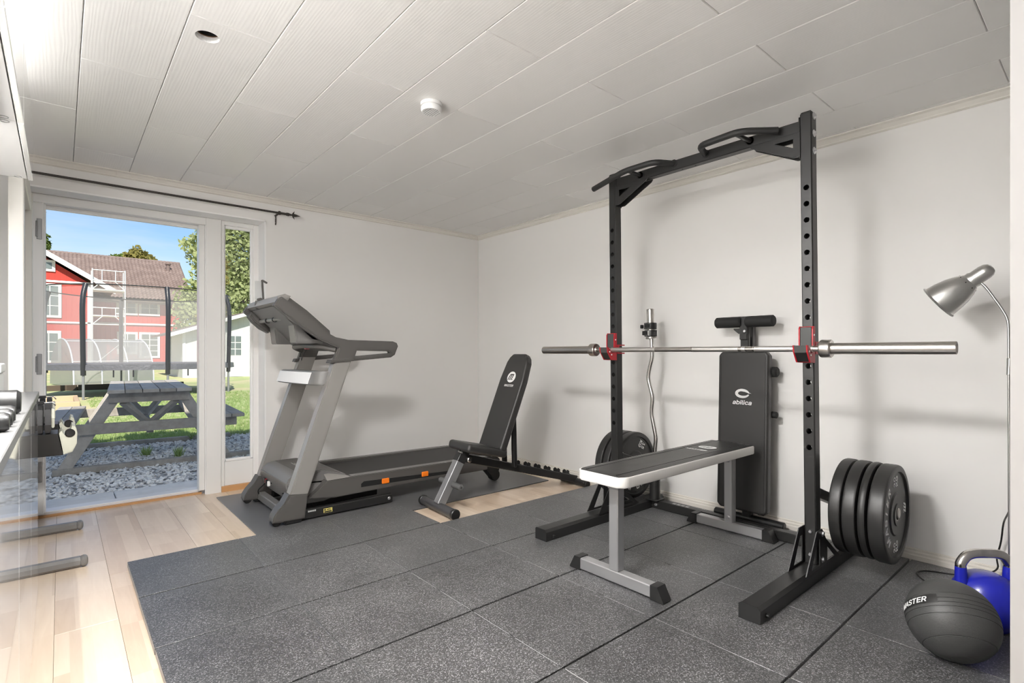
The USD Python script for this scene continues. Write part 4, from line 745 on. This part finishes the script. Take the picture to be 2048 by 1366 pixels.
# ---------------------------------------------------------------- dumbbells on their stand and on the worktop
mat_dbp = mat('dumbbell_plate', (.030, .030, .031), .4)
ds = thing('dumbbell_stand', 'low stand with grey feet and two trays for adjustable dumbbells, by the garden door', 'dumbbell stand', (-.15, 3.7, 0))
for y in (3.345, 4.05):
    ft = part(ds, 'foot', cb(-.50, .085, y - .026, y + .026, .004, .05, .012), mat('stand_foot', (.20, .195, .19), .4) if y < 3.5 else UsdShade.Material.Get(stage, '/World/Looks/stand_foot'))
    part(ft, 'foot_end', rb(.07, .104, y - .029, y + .029, .003, .053, .02), UsdShade.Material.Get(stage, '/World/Looks/stand_foot'))
    part(ds, 'column', cb(-.46, -.41, y - .02, y + .02, .05, .56, .004), black_m)
part(ds, 'beam', cb(-.46, -.41, 3.36, 4.05, .50, .55, .004), black_m)
tray = None
for k, y in enumerate((3.40, 3.86)):
    tp = hull([(x, yy, z) for yy in (y, y + .19) for x, z in ((-.52, .548), (.010, .548), (-.53, .655), (-.01, .655))])
    part(ds, 'tray', tp, blackp_m, smooth=False)
    part(ds, 'support_arm', cb(-.44, -.1, y + .05, y + .13, .53, .55, .004), black_m)
    br = [(-.005, .655), (.012, .55), (.045, .56), (.062, .60), (.064, .655), (.056, .685), (.044, .69), (.037, .66), (.026, .645), (.012, .65), (.004, .668)]
    part(ds, 'cradle', prism(br, y - .004, y + .19, 'xz', .004), cream_m, label='pale cradle at the end of the tray')
    part(ds, 'dial', cyl((.036, y - .012, .655), (.036, y + .02, .655), .020, 24), blackp_m)
    db = thing('adjustable_dumbbell', ['adjustable dumbbell with black ribbed plates, in the tray nearer the camera', 'adjustable dumbbell with black ribbed plates, in the tray by the garden door'][k], 'dumbbell', (-.2, y + .1, .65), 'adjustable dumbbells on the stand')
    for q in range(7):
        x = -.035 - .030 * q if q < 4 else -.36 - .03 * (q - 4); hgt = .80 - .004 * (q % 2)
        P = Polygon([(y + .015, .66), (y + .175, .66), (y + .185, .70), (y + .175, .775), (y + .13, hgt), (y + .06, hgt), (y + .015, .775), (y + .005, .70)])
        part(db, 'plate', prism(P, x - .0225, x, 'yz', .003), mat_dbp if q else mat_dbp, smooth=False)
    part(db, 'handle', cyl((-.36, y + .095, .73), (-.14, y + .095, .73), .016, 20), knurl_m)
    part(db, 'end_cap', prism([(y + .05, .68), (y + .14, .68), (y + .15, .73), (y + .13, .775), (y + .06, .775), (y + .04, .73)], -.034, -.022, 'yz', .003), cream_m)
    part(db, 'top_rail', [tube([(-.14, y + .06, .800), (-.03, y + .06, .806), (-.018, y + .06, .79)], .003, 8)], chrome_m)
    part(db, 'selector', cb(-.10, -.06, y + .05, y + .08, .798, .812, .003), blackp_m)
wb = thing('storage_box', 'white plastic box with a latch, on the grey worktop', 'box', (-.27, 2.83, .882))
part(wb, 'body', rb(-.37, -.172, 2.74, 2.93, .8825, .975, .008), plastic_m)
part(wb, 'lid', rb(-.374, -.168, 2.736, 2.934, .974, 1.010, .006), plastic_m)
part(wb, 'latch', rb(-.235, -.205, 2.728, 2.738, .945, .985, .004), plastic_m)
dbs = [(2.0, .033, 'largest of the small black dumbbells on the worktop'), (1.76, .021, 'second small dumbbell along the worktop from the white box'), (1.66, .021, 'third small dumbbell along the worktop from the white box'), (1.56, .021, 'small dumbbell at the camera end of the row on the worktop')]
for y, r, lab in dbs:
    t = thing('small_dumbbell', lab, 'dumbbell', (-.2, y, .882), 'small dumbbells on the worktop')
    part(t, 'head', lathe([(0, 0), (r * .8, 0), (r, .008), (r, .055), (r * .8, .063), (0, .063)], (-.083, y, .8822 + r), (-1, 0, 0), 28), blackp_m)
    part(t, 'head', lathe([(0, 0), (r * .8, 0), (r, .008), (r, .055), (r * .8, .063), (0, .063)], (-.252, y, .8822 + r), (-1, 0, 0), 28), blackp_m)
    part(t, 'handle', cyl((-.140, y, .8822 + r), (-.257, y, .8822 + r), r * .5, 20), chrome_m)
# ================================================================ outdoors
weather_ms = [mat('weathered_wood', (.42, .385, .34), .8, vary=(14, (.54, .505, .46), .35, .7), scale=(1, .25, 1)), mat('weathered_wood_dark', (.33, .30, .26), .8, vary=(14, (.44, .41, .37), .35, .7), scale=(1, .25, 1))]
grass_m = mat('lawn', (.44, .50, .22), .9, vary=(.55, (.60, .54, .32), .42, .62))
soil_m = mat('gravel_bed', (.52, .51, .50), .9)
stone_ms = [mat(f'stone_{n}', c, .75) for n, c in (('grey', (.78, .765, .745)), ('dark', (.55, .545, .54)), ('pale', (.88, .87, .84)))]
slab_m = mat('concrete_slab', (.66, .65, .63), .8, vary=(6, (.74, .73, .71), .4, .6))
redw_m = usdkit.material(stage, '/World/Looks/red_boarding', {"g": ("geometry", {}), "w": ("wave_texture", {"bands_direction": "x", "scale": 1.1, "profile": "saw"}), "r": ("map_range", {"from_min": 0., "from_max": .12, "clamp": True}), "b": ("bump", {"strength": .6, "distance": .03}), "p": ("principled_bsdf", {"base_color": (.47, .052, .038), "roughness": .8})},
                         [("g.position", "w.vector"), ("w.fac", "r.value"), ("r.result", "b.height"), ("b.normal", "p.normal")], surface="p.BSDF")
wtrim_m = mat('house_white', (.72, .72, .70), .6)
greyw_m = usdkit.material(stage, '/World/Looks/grey_boarding', {"g": ("geometry", {}), "w": ("wave_texture", {"bands_direction": "x", "scale": 1.3, "profile": "saw"}), "r": ("map_range", {"from_min": 0., "from_max": .15, "clamp": True}), "b": ("bump", {"strength": .5, "distance": .02}), "p": ("principled_bsdf", {"base_color": (.60, .61, .59), "roughness": .7})},
                          [("g.position", "w.vector"), ("w.fac", "r.value"), ("r.result", "b.height"), ("b.normal", "p.normal")], surface="p.BSDF")
tilem = mat('roof_tile', (.185, .135, .12), .7, vary=(1.4, (.24, .18, .16), .4, .65))
paneh_m = mat('house_pane', (.16, .19, .19), .12)
pipe_m = mat('scaffold_pipe', (.72, .73, .74), .4, .3)
sleeve_m = mat('black_sleeve', (.03, .03, .034), .3, bump=(60, .6, .006))
net_m = usdkit.material(stage, '/World/Looks/safety_net', {"t": ("transparent_bsdf", {"color": (1, 1, 1)}), "d": ("diffuse_bsdf", {"color": (.50, .48, .47)}), "m": ("mix_closure", {"fac": .24})}, [("t.BSDF", "m.closure1"), ("d.BSDF", "m.closure2")], surface="m.closure")
poly_m = usdkit.material(stage, '/World/Looks/polycarbonate', {"t": ("transparent_bsdf", {"color": (.82, .83, .83)}), "d": ("principled_bsdf", {"base_color": (.42, .43, .43), "roughness": .22}), "m": ("mix_closure", {"fac": .42})}, [("t.BSDF", "m.closure1"), ("d.BSDF", "m.closure2")], surface="m.closure")
pine_m = mat('raw_timber', (.55, .40, .25), .8)
sand_m = mat('play_sand', (.58, .48, .33), .9)
bark_m = mat('bark', (.10, .075, .055), .9)
def leaf_mat(name, a, b):
    return usdkit.material(stage, '/World/Looks/' + name, {"g": ("geometry", {}), "r": ("rgb_ramp", {"ramp": [(.0, a), (1.0, b)]}), "d": ("diffuse_bsdf", {}), "t": ("translucent_bsdf", {}), "m": ("mix_closure", {"fac": .35})},
                           [("g.random_per_island", "r.fac"), ("r.color", "d.color"), ("r.color", "t.color"), ("d.BSDF", "m.closure1"), ("t.BSDF", "m.closure2")], surface="m.closure")
leaf_ms = [leaf_mat('leaves_green', (.16, .22, .06), (.38, .42, .15)), leaf_mat('leaves_autumn', (.30, .27, .09), (.58, .48, .20)), leaf_mat('leaves_dark', (.05, .085, .03), (.13, .18, .06)), leaf_mat('leaves_pale', (.44, .49, .24), (.78, .80, .48)), leaf_mat('grass_blades', (.38, .49, .20), (.55, .63, .29))]
GZ = -.09
S('lawn', 'sunlit lawn with worn sandy patches between the gravel and the houses', 'lawn', grid(60, 60, lambda u, v: np.column_stack([-60 + u * 130, 7.9 + v ** 2 * 140, GZ - .012 + .05 * (meshkit.fbm(np.column_stack([u * 40, v * 40, 0 * u]), 2, 3) - .5) * np.minimum(1, v * 4)])), grass_m, smooth=True)
S('gravel_bed', 'bed of grey ground under the loose gravel', 'ground', box(-9, 12, 5.22, 8.25, GZ - .06, GZ - .012), soil_m)
def instancer(name, label, cat, protos, pos, quat, scl, idx, parent='/World'):
    p = UsdGeom.PointInstancer.Define(stage, numbered(parent, name)); keys(p.GetPrim(), label=label, cat=cat, kind='stuff'); ts = []
    for k, (nm, m, mt) in enumerate(protos):
        g = usdkit.mesh(stage, f'{p.GetPath()}/{nm}' + (f'_{k:03d}' if k else ''), m, mt, smooth=40); ts.append(g.GetPath())
    p.CreatePrototypesRel().SetTargets(ts)
    p.CreatePositionsAttr(Vt.Vec3fArray.FromNumpy(np.asarray(pos, np.float32))); p.CreateScalesAttr(Vt.Vec3fArray.FromNumpy(np.asarray(scl, np.float32)))
    p.CreateOrientationsAttr(Vt.QuathArray([Gf.Quath(float(q[0]), float(q[1]), float(q[2]), float(q[3])) for q in quat])); p.CreateProtoIndicesAttr(Vt.IntArray.FromNumpy(np.asarray(idx, np.int32)))
def quats(n, flat_=1.0):
    q = rng.normal(size=(n, 4)); q[:, 1:3] *= flat_; return q / np.linalg.norm(q, axis=1)[:, None]
peb = []
for k in range(6):
    s = trimesh.creation.icosphere(1, 1.0); v = np.array(s.vertices); v *= (1 + .35 * (rng.random((len(v), 1)) - .5)); v *= np.array([1.0, .72, .42]); s.vertices = v; peb.append(('pebble', s, stone_ms[k % 3]))
n = 17000; xy = np.column_stack([rng.uniform(-1.9, 4.2, n), rng.uniform(5.26, 8.2, n)]); keep = (xy[:, 0] > -.12 * xy[:, 1] - 1.2)
xy = xy[keep]; n = len(xy); sz = rng.uniform(.011, .025, n)
instancer('gravel', 'loose grey gravel stones under and in front of the picnic table', 'gravel', peb, np.column_stack([xy, GZ - .006 + sz * .28 + rng.uniform(0, .008, n)]), quats(n, .22), np.repeat(sz[:, None], 3, 1), rng.choice(6, n, p=[.24, .12, .18, .18, .10, .18]))
def blade_tuft(h, nb, w):
    V, Fs = [], []
    for _ in range(nb):
        a = rng.uniform(0, 2 * PI); r = rng.uniform(0, .03); x, y = r * math.cos(a), r * math.sin(a); t = rng.uniform(0, 2 * PI); l = rng.uniform(.2, .7) * h; hh = h * rng.uniform(.6, 1.1); k = len(V)
        c, s = math.cos(t), math.sin(t)
        V += [(x - s * w, y + c * w, 0), (x + s * w, y - c * w, 0), (x + c * l, y + s * l, hh)]; Fs.append((k, k + 1, k + 2))
    return trimesh.Trimesh(V, Fs, process=False)
n = 14000; yy = 8.05 + 9 * rng.random(n) ** 1.7; xx = rng.uniform(-.14, .42, n) * yy
kk = ~((yy > 13.4) & (xx < .5)); xx, yy = xx[kk], yy[kk]; n = len(xx)
instancer('lawn_grass', 'short green grass blades along the gravel edge of the lawn', 'grass', [('tuft', blade_tuft(.06, 9, .004), leaf_ms[4]), ('tuft', blade_tuft(.045, 9, .004), leaf_ms[4])], np.column_stack([xx, yy, np.full(n, GZ - .014)]), np.column_stack([np.cos(a_ := rng.uniform(0, PI, n)), 0 * a_, 0 * a_, np.sin(a_)]), rng.uniform(.6, 1.3, (n, 1)) * np.ones((1, 3)), rng.integers(0, 2, n))
sl = thing('door_step', 'pale concrete paving slabs laid outside the threshold', 'paving', (.3, 4.95, GZ), kind='structure')
for a, b in ((-1.2, -.58), (-.575, .318), (.324, .93), (.936, 1.9)): part(sl, 'slab', cb(a, b, 4.66, 5.25, GZ - .05, -.052, .006), slab_m, smooth=False)
for x, y, nm in ((.72, 7.05, 'small green weed with reddish leaves growing in the gravel'), (.98, 6.75, 'tiny green weed in the gravel beside the table skid'), (1.30, 7.95, 'bright green weed at the foot of the far table leg')):
    wd = solo('weed', nm, 'weed', blade_tuft(.13, 60, .010), leaf_ms[4], (0, 0, 0)); UsdGeom.Xformable(stage.GetPrimAtPath(wd.path)).GetOrderedXformOps()[0].Set(Gf.Vec3d(x, y, GZ - .01))
# picnic table
A = math.radians(-4); Rp = trimesh.transformations.rotation_matrix(A, (0, 0, 1)); Rp[:3, 3] = (.745, 7.2, 0)
def Pm(m): m = as_mesh(m).copy(); m.apply_transform(Rp); return m
pt = thing('picnic_table', 'weathered grey wooden picnic table with fixed benches on the gravel', 'picnic table', (.745, 7.2, GZ))
zt = .70
for k in range(5):
    x = -.345 + k * .138; part(pt, 'top_board', Pm(cb(x + .003, x + .135, -1.02 + rng.normal(0, .008), .95 + rng.normal(0, .008), zt - .035, zt, .004)), weather_ms[k % 2], smooth=False)
for s in (-1, 1):
    for k in range(2):
        x = s * .70 + (k - .5) * .125; part(pt, 'bench_board', Pm(cb(x - .060, x + .060, -1.02, .95, .375, .41, .004)), weather_ms[k % 2], smooth=False)
for y in (-.78, .80):
    part(pt, 'skid', Pm(cb(-.75, .95, y - .045, y + .045, GZ - .005, GZ + .055, .004)), weather_ms[1], smooth=False)
    for s in (-1, 1): part(pt, 'leg', Pm(bar((s * .68, y - .0, GZ + .02), (s * .265, y, zt - .04), .10, .045, (0, 1, 0), .004)), weather_ms[0], smooth=False)
    part(pt, 'seat_beam', Pm(cb(-.77, .77, y - .075 * (1 if y < 0 else -1) - .02, y - .075 * (1 if y < 0 else -1) + .025, .275, .375, .004)), weather_ms[1], smooth=False)
    part(pt, 'top_beam', Pm(cb(-.335, .335, y - .068, y - .024, zt - .135, zt - .036, .004)), weather_ms[1], smooth=False)
    for s in (-1, 1): part(pt, 'brace', Pm(bar((s * .22, y + .0, .56), (0, y + .30 * (1 if y < 0 else -1), .30), .07, .04, (0, 0, 1), .003)), weather_ms[0], smooth=False)
    parts(pt, 'bolt', [Pm(cyl((s * q, y - .03, z), (s * q, y - .024, z), .012, 10)) for s in (-1, 1) for q, z in ((.47, .32), (.30, .62))], zinc_m)
part(pt, 'centre_beam', Pm(cb(-.03, .03, -.74, .76, .24, .31, .004)), weather_ms[1], smooth=False)
# trampoline
tramp_m = mat('galvanised_leg', (.30, .30, .31), .4, .5)
tp = thing('trampoline', 'round garden trampoline with black sleeved poles and a safety net', 'trampoline', (1.75, 18.3, GZ))
tc = np.array([1.78, 18.35]); TR = 2.25; ang = [-126, -82, -32, 42, 98, 155]
loop = lambda r, z, n=60: [(tc[0] + r * math.cos(a), tc[1] + r * math.sin(a), z) for a in np.linspace(0, 2 * PI, n)]
part(tp, 'ring', tube(loop(TR, .72), .035, 8), pipe_m)
part(tp, 'pad', lathe([(TR - .30, .73), (TR + .07, .76), (TR + .08, .62), (TR + .05, .62), (TR - .30, .70), (TR - .30, .73)], (tc[0], tc[1], 0), (0, 0, 1), 60), mat('blue_grey_pad', (.12, .12, .135), .5, bump=(3, .8, .06)))
part(tp, 'jumping_mat', lathe([(0, .70), (TR - .28, .70), (TR - .28, .71), (0, .71)], (tc[0], tc[1], 0), (0, 0, 1), 48), blackp_m)
for a in np.radians(ang):
    d = np.array([math.cos(a), math.sin(a)]); p = tc + d * (TR + .06)
    pp = [(p[0], p[1], GZ), (p[0], p[1], .72)]
    part(tp, 'leg', tube(pp, .028, 10), tramp_m)
    q = tc + d * (TR - .02); o = tc + d * (TR + .10); ff = fillet([(p[0], p[1], .5), (o[0], o[1], 2.35), (q[0], q[1], 2.75)], .4, 6)
    part(tp, 'pole', tube(ff, .055, 12), sleeve_m)
part(tp, 'top_ring', tube(loop(TR - .02, 2.74), .016, 6), sleeve_m)
part(tp, 'net', grid(61, 5, lambda u, v: np.column_stack([tc[0] + (TR - .05) * np.cos(u * 2 * PI), tc[1] + (TR - .05) * np.sin(u * 2 * PI), .74 + v * 1.98])), net_m, smooth=True)
for k, a in enumerate(np.radians([-110, -100, -70, -60, -50])): part(tp, 'strap', box(tc[0] + (TR + .06) * math.cos(a) - .015, tc[0] + (TR + .06) * math.cos(a) + .015, tc[1] + (TR + .06) * math.sin(a), tc[1] + (TR + .06) * math.sin(a) + .01, .45, .64), sleeve_m, smooth=False)
# sand pit and timber edging
sp = thing('sand_pit', 'low sand pit framed with raw timber boards on the lawn', 'sand pit', (-.3, 14.0, GZ))
part(sp, 'sand', box(-1.9, .22, 13.7, 15.6, GZ - .03, GZ + .05), sand_m, smooth=False)
for m in (cb(-2.0, .30, 13.6, 13.7, GZ - .02, GZ + .17, .01), cb(-2.0, .30, 15.6, 15.7, GZ - .02, GZ + .17, .01), cb(.22, .30, 13.7, 15.6, GZ - .02, GZ + .165, .01), cb(-2.0, -1.92, 13.7, 15.6, GZ - .02, GZ + .165, .01)): part(sp, 'board', m, pine_m, smooth=False)
ed = thing('garden_bed', 'raised sandy bed edged with brown timber behind the trampoline', 'garden bed', (1.5, 21.9, GZ))
part(ed, 'soil', box(-2.4, 3.2, 20.95, 22.2, GZ - .03, GZ + .10), sand_m, smooth=False)
for a, b in ((-2.4, .4), (.4, 3.2)): part(ed, 'edge_board', cb(a + .01, b - .01, 20.87, 20.95, GZ - .03, GZ + .16, .01), bark_m, smooth=False)
# greenhouse tunnel
gt = thing('greenhouse', 'translucent curved polycarbonate greenhouse tunnel behind the trampoline', 'greenhouse', (1.2, 23.5, GZ))
Ag = math.radians(12); Rg = trimesh.transformations.rotation_matrix(Ag, (0, 0, 1)); Rg[:3, 3] = (1.15, 24.3, GZ + .02)
def G(m): m = as_mesh(m).copy(); m.apply_transform(Rg); return m
GW, GH, GL = 1.5, 1.62, 1.15
arcp = lambda a: (GW * -math.cos(a), GH * math.sin(a) ** .8)
aa = np.linspace(0, PI, 25)
part(gt, 'cover', G(grid(2, 25, lambda u, v: np.column_stack([-GL + 2 * GL * u, -GW * np.cos(v * PI), GH * np.sin(v * PI) ** .8]))), poly_m, smooth=True)
for x in (-GL, -GL / 3, GL / 3, GL): part(gt, 'rib', G(tube([(x, *arcp(a)) for a in aa[:15]], .024, 8)), pipe_m)
parts(gt, 'purlin', [G(tube([(-GL, *arcp(a)), (GL, *arcp(a))], .016, 8)) for a in (.45, 1.2)], pipe_m)
for x in (-GL, GL): part(gt, 'end_panel', G(prism([arcp(a) for a in aa], x - .006, x + .006, 'yz')), poly_m, smooth=False)
# white shed
sh = thing('shed', 'pale grey boarded garden shed with a small paned door window', 'shed', (7.4, 29.5, GZ))
part(sh, 'wall', prism([(4.27, GZ - .1), (10.6, GZ - .1), (10.6, 1.95), (7.43, 3.02), (4.27, 1.95)], 28.0, 32.5, 'xz'), greyw_m, smooth=False)
for s in (-1, 1):
    part(sh, 'roof_slope', hull([(7.43 + s * q, y, z + dz) for q, z in ((0, 3.13), (3.85, 1.83)) for y in (27.5, 33.0) for dz in (0, .09)]), tilem, smooth=False)
    part(sh, 'barge_board', hull([(7.43 + s * q, y, z + dz) for q, z in ((0, 3.04), (3.85, 1.74)) for y in (27.44, 27.49) for dz in (0, .17)]), wtrim_m, smooth=False)
dw = part(sh, 'door', box(6.05, 6.75, 27.95, 28.02, GZ, 2.02), wtrim_m, smooth=False)
parts(dw, 'pane', [box(6.14 + .28 * i, 6.38 + .28 * i, 27.93, 27.96, .95 + .32 * j, 1.22 + .32 * j) for i in range(2) for j in range(3)], paneh_m, smooth=False)
part(sh, 'corner_board', [box(4.22, 4.34, 27.95, 28.05, GZ, 2.0)], wtrim_m, smooth=False)
part(sh, 'wall_lamp', cyl((7.25, 27.9, 1.95), (7.25, 27.9, 2.15), .07, 12), mat('lamp_grey', (.2, .2, .2), .5))
# red house
hs = thing('red_house', 'red boarded house with white trim and a brown tiled roof beyond the lawn', 'house', (0, 52, GZ))
part(hs, 'wall', prism([(49.8, -.5), (62, -.5), (62, 5.4), (56, 9.0), (49.8, 5.4)], -8, 7.65, 'yz'), redw_m, smooth=False)
part(hs, 'foundation', box(-8.02, 7.68, 49.75, 62, -.5, .12), wtrim_m, smooth=False)
def roof_grid(x0, x1, ya, za, yb, zb, nc, nr):
    def fn(u, v):
        row = v * nr; fr = row - np.floor(row); bumpv = .07 * np.abs(np.sin(u * nc * PI)) + .13 * (1 - fr)
        d = np.array([yb - ya, zb - za]); d = d / np.linalg.norm(d); nrm = np.array([-d[1], d[0]])
        return np.column_stack([x0 + u * (x1 - x0), ya + v * (yb - ya) + bumpv * nrm[0], za + v * (zb - za) + bumpv * nrm[1]])
    return grid(nc * 4 + 1, nr * 4 + 1, fn)
rf = part(hs, 'roof', hull([(x, y, z) for x in (-8.2, 8.15) for y, z in ((48.9, 4.98), (56, 9.05), (63, 4.98), (56, 8.85), (48.9, 4.85))]), tilem, smooth=False)
rtile = roof_grid(-.5, 8.2, 48.85, 5.06, 56.0, 9.12, 34, 21)
g_ = part(rf, 'roof_tiles', rtile, tilem, smooth=40, kind='stuff')
part(rf, 'ridge', cyl((-8, 56, 9.16), (8.25, 56, 9.16), .13, 10), tilem)
part(rf, 'verge_board', hull([(x, y, z) for x in (8.14, 8.24) for y, z in ((48.8, 5.0), (56, 9.2), (56, 8.95), (48.8, 4.75))]), bark_m, smooth=False)
part(rf, 'vent_pipe', [cyl((7.1, 54.2, 8.1), (7.1, 54.2, 8.75), .16, 12), cyl((7.1, 54.2, 8.72), (7.1, 54.2, 8.82), .24, 12)], tilem)
part(rf, 'gutter', cyl((1.5, 48.8, 4.98), (8.2, 48.8, 4.98), .09, 8), bark_m)
part(hs, 'trim_band', cb(1.3, 7.7, 49.68, 49.82, 3.2, 3.34, .01), wtrim_m, smooth=False)
part(hs, 'corner_board', cb(7.53, 7.72, 49.7, 49.84, .12, 5.2, .01), wtrim_m, smooth=False)
def house_window(x0, x1, z0, z1, y, nx=2, nz=2):
    w = part(hs, 'window', cb(x0, x1, y - .10, y, z0, z1, .01), wtrim_m, smooth=False); f = .14
    ww, hh = (x1 - x0 - 2 * f) / nx, (z1 - z0 - 2 * f) / nz
    for i in range(nx):
        for j in range(nz): part(w, 'pane', box(x0 + f + i * ww + .03, x0 + f + (i + 1) * ww - .03, y - .115, y - .09, z0 + f + j * hh + .03, z0 + f + (j + 1) * hh - .03), paneh_m, smooth=False)
house_window(3.2, 4.55, 3.95, 5.12, 49.8); house_window(4.6, 5.98, 3.95, 5.12, 49.8)
house_window(3.25, 4.55, .95, 2.66, 49.8, 2, 3); house_window(4.62, 5.98, .65, 2.66, 49.8, 2, 4)
wg = part(hs, 'wing_wall', prism([(-8.0, -.5), (1.5, -.5), (1.5, 5.75), (-3.2, 8.9), (-8.0, 5.7)], 45.6, 55, 'xz'), redw_m, smooth=False)
part(hs, 'wing_roof', [hull([(-3.2 + s * q, y, z + dz) for q, z in ((0, 9.02), (6.0, 5.25)) for y in (45.0, 55.5) for dz in (0, .16)]) for s in (-1, 1)], tilem, smooth=False)
part(hs, 'barge_board', hull([(-3.2 + q, y, z + dz) for q, z in ((0, 8.86), (6.05, 5.06)) for y in (44.9, 44.99) for dz in (0, .36)]), wtrim_m, smooth=False)
part(hs, 'barge_board', hull([(-3.2 - q, y, z + dz) for q, z in ((0, 8.86), (6.05, 5.06)) for y in (44.9, 44.99) for dz in (0, .36)]), wtrim_m, smooth=False)
parts(hs, 'trim_band', [cb(-7.9, 1.52, 45.5, 45.62, 5.66, 5.8, .01), cb(-7.9, 1.55, 45.5, 45.62, 3.0, 3.12, .01), cb(1.38, 1.56, 45.5, 45.64, .1, 5.7, .01)], wtrim_m, smooth=False)
house_window(-1.1, .06, 3.35, 5.58, 45.6, 2, 3); house_window(-1.2, .04, .4, 2.5, 45.6, 2, 3); house_window(-1.0, -.25, 6.35, 7.1, 45.6, 1, 1)
# scaffold
sc_ = thing('scaffold_tower', 'white metal scaffold tower standing against the red house', 'scaffold', (2.4, 43.6, GZ))
for x in (1.56, 3.26):
    for y in (43.2, 44.5): part(sc_, 'upright', cyl((x, y, GZ), (x, y, 6.5), .04, 8), pipe_m)
for z in (1.9, 2.9, 3.46, 3.99, 5.17, 5.75, 6.42):
    part(sc_, 'ledger', cyl((1.56, 43.2, z), (3.26, 43.2, z), .035, 8), pipe_m)
for z in (3.44, 5.1): part(sc_, 'platform', cb(1.56, 3.26, 43.2, 44.5, z, z + .07, .01), pipe_m)
for a, b in (((1.56, 2.9), (2.1, 3.46)), ((3.26, 2.9), (2.7, 3.46)), ((1.56, 5.17), (2.1, 5.75)), ((3.26, 5.17), (2.7, 5.75)), ((1.56, .2), (3.26, 1.9))): part(sc_, 'brace', cyl((a[0], 43.2, a[1]), (b[0], 43.2, b[1]), .03, 8), pipe_m)
for x in (2.05, 2.75): parts(sc_, 'gate_post', [cyl((x, 43.2, 5.75), (x, 43.2, 6.42), .03, 8), cyl((x, 43.2, 3.46), (x, 43.2, 3.99), .03, 8)], pipe_m)
# trees
def tree(name, label, base, crowns, n, leaf, m, trunk_h, trunk_r, group=None):
    t = thing(name, label, 'tree', base, group); V = []
    tot = sum(c[3] * c[4] * c[5] for c in crowns)
    for cx, cy, cz, rx, ry, rz in crowns:
        k = int(n * rx * ry * rz / tot); d = rng.normal(size=(k, 3)); d /= np.linalg.norm(d, axis=1)[:, None]; r = rng.uniform(.35, 1, (k, 1)) ** .5
        lump = .72 + .5 * meshkit.noise(d * 3.2 + cx, 5)[:, None]
        p = np.array([cx, cy, cz]) + d * r * lump * np.array([rx, ry, rz]); V.append(p)
    P = np.vstack(V); k = len(P); a = rng.normal(size=(k, 3)); a /= np.linalg.norm(a, axis=1)[:, None]; b = np.cross(a, rng.normal(size=(k, 3))); b /= np.linalg.norm(b, axis=1)[:, None]
    s = leaf * rng.uniform(.6, 1.2, (k, 1)); Q = np.stack([P - a * s, P + b * s * .6, P + a * s, P - b * s * .6], 1).reshape(-1, 3); i = np.arange(k) * 4
    fs = np.vstack([np.stack([i, i + 1, i + 2], 1), np.stack([i, i + 2, i + 3], 1)])
    part(t, 'crown', trimesh.Trimesh(Q, fs, process=False), m, smooth=False)
    bx_, by_ = base[0], base[1]; top = np.mean([c[:3] for c in crowns], 0)
    part(t, 'trunk', [tube([(bx_, by_, base[2] - .2), (bx_ + .1, by_, base[2] + trunk_h * .6), tuple(top)], np.array([trunk_r, trunk_r * .8, trunk_r * .3]), 10)] + [tube([(bx_ + .1, by_, base[2] + trunk_h * .6), (c[0], c[1], c[2])], np.array([trunk_r * .5, trunk_r * .15]), 8) for c in crowns], bark_m)
tree('birch_tree', 'tall pale green tree rising behind the garden shed', (9.6, 40, GZ), [(9.4, 40, 4.2, 3.6, 3, 3.2), (9.8, 40.5, 8.2, 3.6, 3, 3.4), (10.6, 40, 11.5, 2.8, 2.6, 3.0), (6.9, 40, 3.4, 1.5, 1.5, 2.6)], 30000, .17, leaf_ms[3], 6, .25)
tree('young_tree', 'slim autumn-tinted tree at the end of the tiled roof', (7.0, 35, GZ), [(6.85, 35, 3.2, .75, .8, 2.2), (6.95, 35, 5.8, .7, .7, 1.8), (6.8, 35, 8.0, .5, .5, 1.2)], 2600, .16, leaf_ms[1], 5, .12)
tree('roadside_tree', 'dark leafed tree with thin branches above the roof end', (9.2, 48, GZ), [(9.1, 48, 11.6, .8, .8, 1.6), (9.2, 48, 9.2, .7, .7, 1.2)], 700, .17, leaf_ms[2], 8, .14)
tree('garden_tree', 'yellow-green tree showing over the middle of the tiled roof', (7.2, 72, GZ), [(6.8, 72, 10.4, 1.7, 1.6, 2.4), (8.6, 72, 9.6, 1.6, 1.6, 1.7), (9.6, 72, 9.2, 1.3, 1.3, 1.4)], 5200, .30, leaf_ms[1], 8, .3, 'trees beyond the red house')
tree('garden_tree', 'small green tree showing over the ridge beside the yellow-green one', (4.9, 76, GZ), [(4.9, 76, 10.6, 1.5, 1.4, 1.9)], 2600, .30, leaf_ms[0], 8, .3, 'trees beyond the red house')
tree('garden_tree', 'tip of a green tree just showing over the ridge near the gable', (2.9, 78, GZ), [(2.9, 78, 10.2, 1.0, 1.0, 1.4)], 1400, .30, leaf_ms[0], 8, .3, 'trees beyond the red house')
tree('garden_tree', 'green tree behind the gable of the red house', (-1.8, 68, GZ), [(-1.6, 68, 11.4, .9, .9, 1.6), (-1.5, 68, 15.2, .35, .5, 1.8)], 1600, .24, leaf_ms[0], 8, .3, 'trees beyond the red house')
